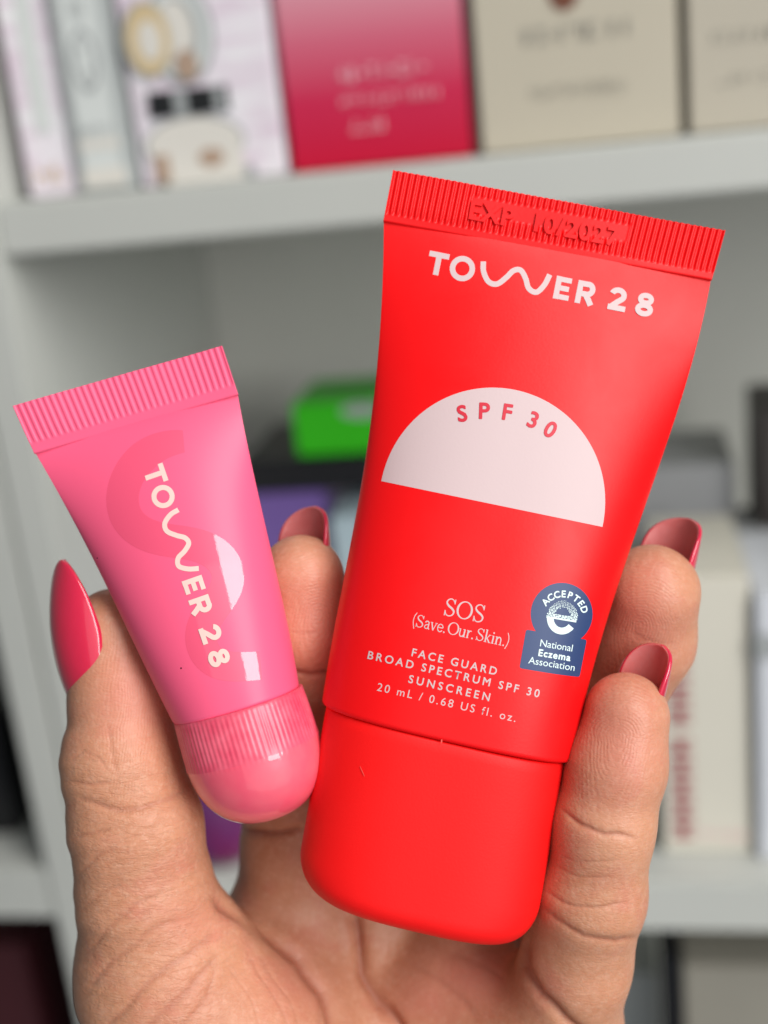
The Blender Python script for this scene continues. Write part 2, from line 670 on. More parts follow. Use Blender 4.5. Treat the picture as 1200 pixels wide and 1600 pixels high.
def smooth01(x):
    x = np.clip(x, 0, 1)
    return x * x * (3 - 2 * x)


# ---- red tube
T = Tube((690, 1150), 11.5, -6.0)
bl, br = T.edges([(601, 352), (599, 420), (595, 500), (583, 640), (566, 740), (542, 880), (521, 990), (503, 1095)],
                 [(1113, 434), (1094, 500), (1062, 640), (1028, 740), (978, 870), (950, 955), (917, 1090), (893, 1188)], 4)
cl, crr = T.edges([(505, 1120), (495, 1180), (482, 1240), (469, 1325)], [(881, 1205), (870, 1270), (858, 1335), (849, 1390)], 1)
vt = T.uv(858, 392)[1]          # foot of the crimp
vtop = T.uv(875, 315)[1]
v_seam = T.uv(693, 1147)[1]
v_bot = T.uv(640, 1432)[1]
T.L = lambda v: np.polyval(bl, v)
T.R = lambda v: np.polyval(br, v)
T.T = lambda v: 0.6 + 8.6 * np.sin(np.clip((vt - v) / (vt - v_seam), 0, 1) * math.pi / 2) ** 0.85
T.A = lambda v: 2.0 + 1.0 * smooth01((vt - v) / (vt - v_seam) * 1.1)
T.B = lambda v: 1.0 + 1.0 * smooth01((vt - v) / (vt - v_seam) * 1.15)
kk = math.tan(math.radians(1.0))
T.K = lambda v: -kk * 1.3 + kk * 2.6 * smooth01((v - v_seam) / (vt - v_seam))
red = empty('squeeze_tube', T.mat)
tag(red, 'large matt red sunscreen tube with a pale half disc, held upright between the fingers', 'tube')

# body with a rounded lower lip
vs = [vt + 0.05 - (vt - v_seam) * t for t in np.concatenate((np.linspace(0, .08, 10), np.linspace(.10, .985, 60)))]


def lipz(u, v, z, qs):
    return z, -z


body = T.loft('tube_body', vs, M_RED, red, 110)
# rolled lip at the end of the body
lipL, lipR = float(T.L(v_seam)), float(T.R(v_seam))


def ring(tube, v, inset, nu=110):
    qs = np.sin(np.linspace(-math.pi / 2, math.pi / 2, nu))
    l, r = tube.L(v), tube.R(v)
    c, w = (l + r) / 2, (r - l) / 2
    u = c + w * qs
    z = tube.zf(u, v)
    s = 1 - inset / w
    st = 1 - inset / tube.T(v)
    u2 = c + (u - c) * s
    f = np.stack((u2, v + tube.skew(u2, v), z * st), 1)
    b = np.stack((u2, v + tube.skew(u2, v), -z * st), 1)[::-1][1:-1]
    return np.concatenate((f, b))


def loft_rings(name, rings, mat, parent, cap0=False, cap1=False):
    n = len(rings[0])
    V = np.concatenate(rings) * MM
    Fc = []
    for i in range(len(rings) - 1):
        for j in range(n):
            k = (j + 1) % n
            Fc.append((i * n + j, i * n + k, (i + 1) * n + k, (i + 1) * n + j))
    if cap0:
        Fc.append(tuple(range(n)))
    if cap1:
        Fc.append(tuple(range((len(rings) - 1) * n, len(rings) * n)))
    o = mesh_obj(name, V, Fc, mat, parent)
    bm = bmesh.new()
    bm.from_mesh(o.data)
    bmesh.ops.recalc_face_normals(bm, faces=bm.faces)
    bm.to_mesh(o.data)
    bm.free()
    return o


ve = vs[-1]
rr = [ring(T, ve + 0.02, 0.01)]
for a in np.linspace(0, 90, 7)[0:]:
    a = math.radians(a)
    rr.append(ring(T, ve - 0.7 * math.sin(a), 0.01 + 0.55 * (1 - math.cos(a))))
rr.append(ring(T, ve - 0.7, 2.0))
loft_rings('shoulder', rr, M_RED, red)

# crimp
NRIB = 54
Kc = T.K
slab_half = 0.55


def crimp_z(nrib, v_lo, v_hi, amp, half, patch=None):
    def f(u, v, z, qs):
        s = np.clip(1 - np.abs(np.abs(v - (v_lo + v_hi) / 2) - 0) / ((v_hi - v_lo) / 2), 0, 1)
        e = smooth01(s * 7)
        x = (qs + 1) / 2
        wv = np.cos(x * nrib * 2 * math.pi)
        rib = amp * np.clip(wv * 1.7, -1, 1) * e
        if patch is not None:
            pm = smooth01((x - patch[0]) * 60) * smooth01((patch[1] - x) * 60)
            vm = smooth01((v - patch[2]) * 6) * smooth01((patch[3] - v) * 6)
            rib = rib * (1 - pm * vm) - 0.06 * pm * vm
        wob = smooth01((v - v_lo + 1.0) / 3.0) * 0.35 * np.sin(x * 5.0 + 0.6) + smooth01((v - v_lo + 1.0) / 3.0) * 0.12 * np.sin(x * 13)
        return half + rib + wob * 0.6, -half + rib * 0 + wob * 0.6
    return f


c1 = np.linspace(-1, 1, NRIB * 10 + 1)
crL = T.uv(600, 345)
crR = T.uv(1112, 432)
tL, tR = T.uv(614, 271), T.uv(1132, 362)
cL0, cR0 = float(T.L(vt)), float(T.R(vt))


class Crimp(Tube):
    pass


CR = Crimp((690, 1150), 11.5, -6.0)
cvs0, cvs1 = vt - 0.15, vtop
CR.L = lambda v: cL0 - 0.05 + (tL[0] - cL0) * np.clip((v - vt) / (vtop - vt), 0, 1) * 0.9
CR.R = lambda v: cR0 + 0.05 + (tR[0] - cR0) * np.clip((v - vt) / (vtop - vt), 0, 1) * 0.9
CR.T = lambda v: 0.55 + 0 * v
CR.A = lambda v: 8.0
CR.B = lambda v: 1.0
CR.K = T.K
hc = cvs1 - cvs0
cv = np.concatenate((np.linspace(cvs0, cvs0 + 0.9, 4), np.linspace(cvs0 + 1.0, cvs1 - 0.15, 26), [cvs1]))
cz = crimp_z(NRIB, cvs0 + 1.0, cvs1 + 0.35, 0.17, 0.50, (0.235, 0.735, cvs0 + hc * 0.40, cvs0 + hc * 0.80))
crimp = CR.loft('crimp', cv, M_RED, red, qs=c1, zfun=cz, cap0=True, cap1=True)
# embossed date on the crimp
dv, df = line_mesh('EXP  10/2027', 27, 238, 0.03)
dv = xf(dv, 851, 350, 10.4)
u, v = CR.uv(dv[:, 0], dv[:, 1], 0.6)
v = v - CR.skew(u, v)


def crimp_front(u, v):
    x = (u - CR.L(v)) / (CR.R(v) - CR.L(v))
    return 0.56 + 0.6 * (0.35 * np.sin(x * 5.0 + 0.6) + 0.12 * np.sin(x * 13))


dz = crimp_front(u, v)
bm = bmesh.new()
bv = [bm.verts.new((a * MM, (b + c_ ) * MM, (z + 0.02) * MM)) for a, b, c_, z in zip(u, v, CR.skew(u, v), dz)]
fl = []
for f in df:
    try:
        fl.append(bm.faces.new([bv[i] for i in f]))
    except ValueError:
        pass
r_ = bmesh.ops.extrude_face_region(bm, geom=fl)
for e_ in r_['geom']:
    if isinstance(e_, bmesh.types.BMVert):
        e_.co.z += 0.30 * MM
bmesh.ops.recalc_face_normals(bm, faces=bm.faces)
me = bpy.data.meshes.new('embossed_date')
bm.to_mesh(me)
bm.free()
me.materials.append(M_RED)
o = bpy.data.objects.new('embossed_date', me)
COL.objects.link(o)
o.parent = red

# cap
CP = Tube((690, 1150), 11.5, -6.0)
CORN = 6.4


def endround(v):
    s = np.clip((v_bot + CORN - v) / CORN, 0, 1)
    return CORN * (1 - np.sqrt(np.clip(1 - s * s, 0, 1)))


CP.L = lambda v: np.polyval(cl, v) + endround(v) * 0.95
CP.R = lambda v: np.polyval(crr, v) - endround(v) * 0.80
CP.T = lambda v: 8.8 - 2.6 * (1 - np.sqrt(np.clip(1 - np.clip((v_bot + 3.2 - v) / 3.2, 0, 1) ** 2, 0, 1)))
CP.A = lambda v: 3.0
CP.B = lambda v: 2.0
CP.K = lambda v: -kk * 1.6
rr = [ring(CP, ve - 0.85, 1.5), ring(CP, ve - 0.85, 0.5), ring(CP, ve - 0.95, 0.30), ring(CP, ve - 1.2, 0.18)]
for s in np.linspace(0, 1, 16)[1:]:
    rr.append(ring(CP, (ve - 1.2) + (v_bot + CORN - ve + 1.2) * s, 0.15))
for a in np.linspace(0, 90, 22)[1:]:
    a = math.radians(a)
    rr.append(ring(CP, v_bot + CORN - CORN * math.sin(a), 0.15))
for i_, k in enumerate((1.2, 3.0, 5.0, 5.9)):
    rr.append(ring(CP, v_bot, 0.15 + k))
loft_rings('cap', rr, M_REDCAP, red, cap1=True)

# print on the red tube
v, f = wordmark()
T.decal('lettering', xf(v, 845, 444, 11.2, 36.0), f, M_PALE, red)
# half disc
n = 80
a0 = 11.7
pts = []
for i in range(n + 1):
    t = math.pi * i / n
    pts.append((-math.cos(t) * 176.5, math.sin(t) ** 0.97 * 182))
grid_v, grid_f = [], []
for i, (x, y) in enumerate(pts):
    for j in range(9):
        grid_v.append((x, y * j / 8, 0))
for i in range(n):
    for j in range(8):
        grid_f.append((i * 9 + j, (i + 1) * 9 + j, (i + 1) * 9 + j + 1, i * 9 + j + 1))
bm_v = np.array(grid_v)
T.decal('half_disc', xf(bm_v, 768.5, 787.5, a0), grid_f, M_PALE, red, lift=0.02)
parts = []
for ch, (x, y), an in zip('SPF30', [(722, 646), (757, 642), (793, 644), (833, 656), (860, 671)], [-8, 2, 9, 22, 31]):
    v, f = line_mesh(ch, 24, None, 0.03)
    v = v.copy()
    parts.append((xf(v, x, y, an), f))
v, f = merge(parts)
T.decal('lettering', v, f, M_REDPRINT, red, lift=0.05)
sl = serif_text()
v, f, w = sl('SOS', .10)
T.decal('lettering', xf(v, 728, 954, 11.5, 66 / w), f, M_PALE, red)
v, f, w = sl('(Save. Our. Skin.)', .05)
T.decal('lettering', xf(v, 721, 985, 12.5, 156 / w), f, M_PALE, red)
for txt, cx, cy, cap, wd, an, off in (('FACE GUARD', 710, 1034, 12, 136, 12.8, .018), ('BROAD SPECTRUM SPF 30', 709, 1053.5, 12, 275, 12.8, .018),
                                      ('SUNSCREEN', 702, 1075, 12, 130, 13.0, .018), ('20 mL / 0.68 US fl. oz.', 698, 1097.5, 12.3, 222, 12.8, .002)):
    v, f = line_mesh(txt, cap, wd, off)
    T.decal('lettering', xf(v, cx, cy, an), f, M_PALE, red)
# accepted badge
bd = []


def poly(pts, layer=0):
    v = np.array([(x, y, layer) for x, y in pts], float)
    c = v.mean(0)
    v = np.vstack((v, c))
    n = len(pts)
    return v, [(i, (i + 1) % n, n) for i in range(n)]


def rpoly(pts, r):
    """corners rounded"""
    out = []
    p = np.array(pts, float)
    for i in range(len(p)):
        a, b, c = p[i - 1], p[i], p[(i + 1) % len(p)]
        d1 = (a - b) / np.linalg.norm(a - b)
        d2 = (c - b) / np.linalg.norm(c - b)
        for t in np.linspace(0, 1, 5):
            out.append(((1 - t) ** 2) * (b + d1 * r) + 2 * t * (1 - t) * b + t * t * (b + d2 * r))
    return out


badge = T.decal('badge', *merge([poly([(877.6 + 48.5 * math.cos(t), 959.5 + 49 * math.sin(t)) for t in np.linspace(0, 2 * math.pi, 49)[:-1]], 0),
                                 poly(rpoly([(822, 983.5), (917, 999.5), (905.6, 1058), (811.5, 1044)], 4), 2)]), M_NAVY, red, lift=0.02)
parts = []
for k, ch in enumerate('ACCEPTED'):
    an = -49 + k * 17.2
    a = math.radians(an)
    v, f = line_mesh(ch, 10.0, None, 0.03)
    parts.append((xf(v, 879 + 35.5 * math.sin(a), 964 - 36 * math.cos(a), an), f))
for txt, cx, cy, wd, off in (('National', 869.5, 1008.5, 51, 0.002), ('Eczema', 866.5, 1023.5, 51, .035), ('Association', 862, 1037, 73, .002)):
    v, f = line_mesh(txt, 10.8 if off < .01 else 10.3, wd, off)
    parts.append((xf(v, cx, cy, 9.5), f))
v, f = merge(parts)
T.decal('lettering', v, f, M_ICE, badge, lift=0.06)
# the dotted round e
parts = []
ec = (0, 0)
v, f = ribbon(arc(0, 0, 18.7, 21, 186, 328, 34), 10.5)
parts.append((np.column_stack((v, np.zeros(len(v)))), f))
rnd = random.Random(3)
yy = -20.0
while yy < 28:
    xx = -26.0
    while xx < 26:
        x, y = xx + rnd.uniform(-.5, .5), yy + rnd.uniform(-.5, .5)
        rr_ = math.hypot(x / 24.0, y / 26.5)
        ri_ = math.hypot(x / 13.0, y / 15.5)
        ang = math.degrees(math.atan2(y, x))
        on = (rr_ < 1 and ri_ > 1 and (ang > -3 or ang < -165)) or (abs(x) < 22 and -1.5 < y < 4.5)
        if on:
            sz = 1.3 - 0.022 * (y + 6)
            p, g = poly([(x + sz * math.cos(t), y + sz * math.sin(t)) for t in np.linspace(0, 2 * math.pi, 7)[:-1]], 1)
            parts.append((p, g))
        xx += 2.3
    yy += 2.3
v, f = ribbon([(-18, -2.6), (0, -2.6), (22.5, -2.6)], 2.6)
parts.append((np.column_stack((v, 2 + np.zeros(len(v)))), f))
v, f = merge(parts)
T.decal('emblem', xf(v, 878.5, 965, 9.5), f, M_ICE, badge, lift=0.06, step=0.8)

# ---- pink tube
K2 = Tube((383, 1115), -17.3, -6.0)
bl2, br2 = K2.edges([(57, 712), (80, 752), (112, 812), (150, 882), (200, 982), (242, 1072), (280, 1143)],
                    [(369, 606), (380, 662), (393, 722), (420, 850), (449, 975), (462, 1035), (467, 1078)], 3)
pvt = K2.uv(213, 662)[1]
pvtop = K2.uv(186, 588)[1]
pseam = K2.uv(380, 1108)[1]
K2.L = lambda v: np.polyval(bl2, v)
K2.R = lambda v: np.polyval(br2, v)
K2.T = lambda v: 0.55 + 8.0 * np.sin(np.clip((pvt - v) / (pvt - pseam), 0, 1) * math.pi / 2) ** 0.8
K2.A = lambda v: 2.0 + 0.25 * smooth01((pvt - v) / (pvt - pseam))
K2.B = lambda v: 1.0 + 1.0 * smooth01((pvt - v) / (pvt - pseam) * 1.3)
K2.K = lambda v: -0.02 + 0 * v
pink = empty('lip_gloss_tube', K2.mat)
tag(pink, 'small pink lip gloss tube with a clear pink domed cap, held against the thumb', 'tube')
vs2 = [pvt + 0.05 - (pvt - pseam) * t for t in np.concatenate((np.linspace(0, .08, 10), np.linspace(.10, .97, 50)))]
K2.loft('tube_body', vs2, M_PINK, pink, 100)
ve2 = vs2[-1]
rr = [ring(K2, ve2 + 0.02, 0.01)]
for a in np.linspace(0, 90, 7):
    a = math.radians(a)
    rr.append(ring(K2, ve2 - 0.6 * math.sin(a), 0.01 + 0.5 * (1 - math.cos(a))))
rr.append(ring(K2, ve2 - 0.6, 2.5))
loft_rings('shoulder', rr, M_PINK, pink)
C2 = Tube((383, 1115), -17.3, -6.0)
p0, p1 = float(K2.L(pvt)), float(K2.R(pvt))
ptL, ptR = K2.uv(24, 640)[0], K2.uv(345, 536)[0]
C2.L = lambda v: p0 - 0.05 + (ptL - p0) * np.clip((v - pvt) / (pvtop - pvt), 0, 1)
C2.R = lambda v: p1 + 0.05 + (ptR - p1) * np.clip((v - pvt) / (pvtop - pvt), 0, 1)
C2.T = lambda v: 0.5 + 0 * v
C2.A = lambda v: 8.0
C2.B = lambda v: 1.0
C2.K = K2.K
a_, b_ = pvt - 0.2, pvtop
cv = np.concatenate((np.linspace(a_, a_ + 1.3, 5), np.linspace(a_ + 1.4, b_ - 0.12, 22), [b_]))
NR2 = 33
C2.loft('crimp', cv, M_PINK, pink, qs=np.linspace(-1, 1, NR2 * 12 + 1), zfun=crimp_z(NR2, a_ + 1.45, b_ + 0.5, 0.075, 0.50), cap0=True, cap1=True)

# clear pink cap: ribbed collar, smooth dome
v_c0 = ve2 - 0.45
v_c1 = K2.uv(402, 1286)[1]
CW = 9.45
cu = K2.uv(np.array([(283 + 468) / 2]), np.array([1115]))[0][0] + 0.15
capV, capF = [], []
nth = 80 * 6
prof = []
ribend = v_c0 - 7.2
for s in np.linspace(0, 1, 10):
    prof.append((v_c0 - 7.2 * s, CW + 0.25 * math.sin(s * math.pi / 2) + (0.08 if s > .97 else 0), 1.0 if 0.02 < s < .97 else 0.0))
Rdome = 9.6
hd = (v_c0 - 7.2) - v_c1
for a in np.linspace(0, 90, 22)[1:]:
    a = math.radians(a)
    rr_ = (CW + 0.25) * math.cos(a) ** 0.80 if a < math.pi / 2 - 1e-3 else 0.02
    prof.append((v_c0 - 7.2 - hd * math.sin(a) ** 1.0, rr_, 0.0))
prof = [(v_c0, CW - 0.8, 0.0), (v_c0 + 0.02, CW - 0.15, 0.0)] + prof
for v_, r_0, rb in prof:
    for k in range(nth):
        th = 2 * math.pi * k / nth
        rad = r_0 + rb * 0.07 * (0.5 + 0.5 * math.cos(th * 80)) - 0.05 * rb
        x, z = cu + rad * math.cos(th) * 1.02, rad * math.sin(th) * 0.94
        capV.append((x * MM, (v_ + K2.K(0) * x) * MM, z * MM))
for i in range(len(prof) - 1):
    for k in range(nth):
        j = (k + 1) % nth
        capF.append((i * nth + k, (i + 1) * nth + k, (i + 1) * nth + j, i * nth + j))
cap2 = mesh_obj('cap', capV, capF, [M_PCAP, M_PDOME], pink, mi=[0 if i // nth < 11 else 1 for i in range(len(capF))])
bm = bmesh.new()
bm.from_mesh(cap2.data)
bmesh.ops.recalc_face_normals(bm, faces=bm.faces)
bm.to_mesh(cap2.data)
bm.free()

# glossy varnish ribbon and lettering on the pink tube
zc = lambda pts: [(x / 2.143, 500 + y / 2.143) for x, y in pts]
gl = spline(zc([(640, 405), (540, 415), (450, 480), (405, 580), (425, 680), (520, 735), (640, 745), (735, 785), (772, 862), (738, 935), (688, 1000),
                (668, 1070), (700, 1140), (780, 1165), (905, 1152)]), 10)
gl = np.array(gl)
for _ in range(3):
    gp = np.vstack((np.repeat(gl[:1], 4, 0), gl, np.repeat(gl[-1:], 4, 0)))
    gl = np.stack([np.convolve(gp[:, c], np.ones(9) / 9, 'valid') for c in (0, 1)], 1)
wv = np.interp(np.linspace(0, 1, len(gl)), [0, .12, .5, .62, .75, .88, 1], [34, 50, 52, 50, 50, 48, 44])
gv, gf = ribbon(gl, wv)
K2.decal('varnish_wave', np.column_stack((gv, np.zeros(len(gv)))), gf, M_GLOSS, pink, lift=0.02, step=0.5)
v, f = wordmark()
K2.decal('lettering', xf(v, 292.5, 884, 70.8, 33.0), f, M_CREAM, pink, lift=0.045)


# ------------------------------------------------------------------ hand (one continuous skin)
VOX = 0.42
# (px, py, z mm, r mm)
FINGERS = {
    'thumb': [(176, 985, -13, 6.3), (190, 1080, -13, 7.6), (190, 1190, -12, 8.7), (212, 1290, -12, 9.7), (228, 1400, -14, 10.2), (262, 1520, -18, 13.5)],
    'index': [(470, 903, -15, 6.6), (479, 985, -17, 7.3), (476, 1070, -21, 7.5), (462, 1200, -29, 8.4), (466, 1310, -34, 9.3), (462, 1420, -37, 10.2)],
    'middle': [(705, 880, -25, 6.8), (700, 980, -27, 7.5), (660, 1130, -34, 8.2), (610, 1300, -40, 9.0), (575, 1450, -39, 10.0)],
    'ring': [(1018, 926, -13, 7.3), (1003, 1000, -18, 7.9), (945, 1110, -25, 8.0), (850, 1270, -33, 8.8), (735, 1450, -37, 10.0)],
    'pinky': [(978, 1120, -4, 6.3), (962, 1200, -4, 6.9), (942, 1290, -5, 7.3), (924, 1400, -8, 7.7), (900, 1505, -14, 8.2), (868, 1600, -21, 10.0)],
}
PALM = [
    [(262, 1520, -18, 13.5), (345, 1640, -23, 18.0), (420, 1850, -26, 20.0)],
    [(462, 1440, -38, 10.4), (470, 1560, -38, 12.0), (480, 1900, -36, 14.0)],
    [(575, 1470, -40, 10.5), (572, 1600, -39, 12.5), (565, 1900, -37, 15.0)],
    [(735, 1490, -38, 11.0), (690, 1650, -37, 13.0), (650, 1900, -36, 15.0)],
    [(868, 1600, -22, 10.5), (800, 1750, -28, 14.0), (740, 1900, -32, 16.0)],
    [(700, 1545, -31, 8.5), (800, 1580, -27, 9.5)],
    [(420, 1520, -33, 11.0), (440, 1640, -29, 14.0)],
    [(480, 1850, -36, 17.0), (500, 2150, -38, 17.0), (470, 2700, -42, 22.0)],
    [(700, 1850, -35, 17.0), (650, 2150, -38, 17.0), (660, 2700, -42, 22.0)],
]


def conv(c):
    return np.array([tuple(P(a, b, z)) + (r,) for a, b, z, r in c])


allp = np.concatenate([conv(c) for c in list(FINGERS.values()) + PALM])
lo = (allp[:, :3] - allp[:, 3:]).min(0) - 3
hi = (allp[:, :3] + allp[:, 3:]).max(0) + 3
lo[1] = P(600, 2500, -40)[1]      # forearm goes on out of the picture
dim = np.ceil((hi - lo) / VOX).astype(int)
ax = [lo[i] + VOX * np.arange(dim[i]) for i in range(3)]
FLD = np.full(tuple(dim), 9.0, np.float32)
GRP = np.zeros(tuple(dim), np.int8)


def smin(a, b, k):
    h_ = np.maximum(k - np.abs(a - b), 0) / k
    return np.minimum(a, b) - h_ * h_ * k * 0.25


def chain_field(chain, sl_, kj=1.6):
    X = ax[0][sl_[0]][:, None, None].astype(np.float32)
    Y = ax[1][sl_[1]][None, :, None].astype(np.float32)
    Z = ax[2][sl_[2]][None, None, :].astype(np.float32)
    out = None
    for a, b in zip(chain[:-1], chain[1:]):
        d = (b - a).astype(np.float32)
        L2 = float((d[:3] ** 2).sum())
        t = ((X - a[0]) * d[0] + (Y - a[1]) * d[1] + (Z - a[2]) * d[2]) / L2
        t = np.clip(t, 0, 1)
        dist = np.sqrt((X - a[0] - t * d[0]) ** 2 + (Y - a[1] - t * d[1]) ** 2 + (Z - a[2] - t * d[2]) ** 2) - (a[3] + t * d[3])
        out = dist if out is None else smin(out, dist, kj)
    return out


def add_chain(chain, k, gid, kj=1.6):
    c = conv(chain)
    m = k + 4
    a = np.maximum(((c[:, :3] - c[:, 3:]).min(0) - m - lo) // VOX, 0).astype(int)
    b = np.minimum(((c[:, :3] + c[:, 3:]).max(0) + m - lo) // VOX + 2, dim).astype(int)
    sl_ = tuple(slice(a[i], b[i]) for i in range(3))
    f_ = chain_field(c, sl_, kj)
    cur = FLD[sl_]
    g = GRP[sl_]
    g[f_ < cur] = gid
    FLD[sl_] = smin(cur, f_, k)


for i_, c in enumerate(PALM):
    add_chain(c, 7.0, 0, 4.0)
for i_, (nm, c) in enumerate(FINGERS.items()):
    add_chain(c, {'thumb': 4.0, 'index': 3.0, 'middle': 2.4, 'ring': 2.2, 'pinky': 2.0}[nm], i_ + 1, 2.0)


def surface_nets(Fl):
    ins = Fl < 0
    c = ins[:-1, :-1, :-1].astype(np.int8)
    cnt = np.zeros_like(c)
    offs = [(i, j, k) for i in (0, 1) for j in (0, 1) for k in (0, 1)]
    for i, j, k in offs:
        cnt += ins[i:ins.shape[0] - 1 + i, j:ins.shape[1] - 1 + j, k:ins.shape[2] - 1 + k]
    act = np.argwhere((cnt > 0) & (cnt < 8))
    idx = np.full(c.shape, -1, np.int32)
    idx[act[:, 0], act[:, 1], act[:, 2]] = np.arange(len(act))
    val = {o: Fl[act[:, 0] + o[0], act[:, 1] + o[1], act[:, 2] + o[2]].astype(float) for o in offs}
    acc = np.zeros((len(act), 3))
    n_ = np.zeros(len(act))
    for a in offs:
        for d in range(3):
            if a[d] == 0:
                b = list(a)
                b[d] = 1
                b = tuple(b)
                fa, fb = val[a], val[b]
                cr_ = (fa < 0) != (fb < 0)
                t = np.where(cr_, fa / np.where(cr_, fa - fb, 1), 0)
                p = np.zeros((len(act), 3)) + np.array(a, float)
                p[:, d] += t
                acc[cr_] += p[cr_]
                n_[cr_] += 1
    vert = act + acc / n_[:, None]
    quads = []
    for d in range(3):
        e1, e2 = [(1, 2), (2, 0), (0, 1)][d]
        s0 = [slice(1, -1)] * 3
        s0[d] = slice(0, -1)
        s1 = list(s0)
        s1[d] = slice(1, None)
        A = ins[tuple(s0)]
        B = ins[tuple(s1)]
        ed = np.argwhere(A != B)
        sgn = A[ed[:, 0], ed[:, 1], ed[:, 2]]
        for x in range(3):
            if x != d:
                ed[:, x] += 1
        o1 = np.zeros(3, int)
        o1[e1] = 1
        o2 = np.zeros(3, int)
        o2[e2] = 1
        g = lambda q_: idx[q_[:, 0], q_[:, 1], q_[:, 2]]
        qd = np.stack((g(ed - o1 - o2), g(ed - o2), g(ed), g(ed - o1)), 1)
        qd[~sgn] = qd[~sgn][:, ::-1]
        quads.append(qd)
    return vert, np.concatenate(quads)


FLD[:, 0, :] = 1.0
vert, quads = surface_nets(FLD)
quads = quads[(quads >= 0).all(1)]
gi = np.clip(np.round(vert).astype(int), 0, dim - 1)
vert = lo + vert * VOX


def quick_mesh(name, v, q_):
    me = bpy.data.meshes.new(name)
    me.vertices.add(len(v))
    me.vertices.foreach_set('co', np.asarray(v, np.float32).ravel())
    me.loops.add(len(q_) * 4)
    me.loops.foreach_set('vertex_index', np.asarray(q_, np.int32).ravel())
    me.polygons.add(len(q_))
    me.polygons.foreach_set('loop_start', np.arange(0, len(q_) * 4, 4, dtype=np.int32))
    me.update(calc_edges=True)
    return me


me = quick_mesh('skin', vert, quads)
tmp = bpy.data.objects.new('hand', me)
COL.objects.link(tmp)
mod = tmp.modifiers.new('s', 'SMOOTH')
mod.iterations = 3
mod.factor = 0.5
mod = tmp.modifiers.new('ss', 'SUBSURF')
mod.levels = 1
mod.render_levels = 1
bpy.context.view_layer.update()
dg = bpy.context.evaluated_depsgraph_get()
me2 = bpy.data.meshes.new_from_object(tmp.evaluated_get(dg), depsgraph=dg)
bpy.data.objects.remove(tmp)
nv = len(me2.vertices)
co = np.empty(nv * 3, np.float32)
me2.vertices.foreach_get('co', co)
co = co.reshape(-1, 3).astype(float)
nrm = np.empty(nv * 3, np.float32)
me2.vertices.foreach_get('normal', nrm)
nrm = nrm.reshape(-1, 3).astype(float)
gg = np.clip(np.round((co - lo) / VOX).astype(int), 0, dim - 1)
grp = GRP[gg[:, 0], gg[:, 1], gg[:, 2]]
sx, sy = to_px(co[:, 0], co[:, 1], co[:, 2])
front = smooth01((nrm[:, 2] + 0.15) / 0.4)


def seg_dist(x, y, pts):
    p = np.array(pts, float)
    best = np.full(x.shape, 1e9)
    tt = np.zeros(x.shape)
    n_ = len(p) - 1
    for i in range(n_):
        a, b = p[i], p[i + 1]
        d = b - a
        t = np.clip(((x - a[0]) * d[0] + (y - a[1]) * d[1]) / (d @ d), 0, 1)
        q_ = np.hypot(x - a[0] - t * d[0], y - a[1] - t * d[1])
        m = q_ < best
        best[m] = q_[m]
        tt[m] = ((i + t) / n_)[m]
    return best, tt


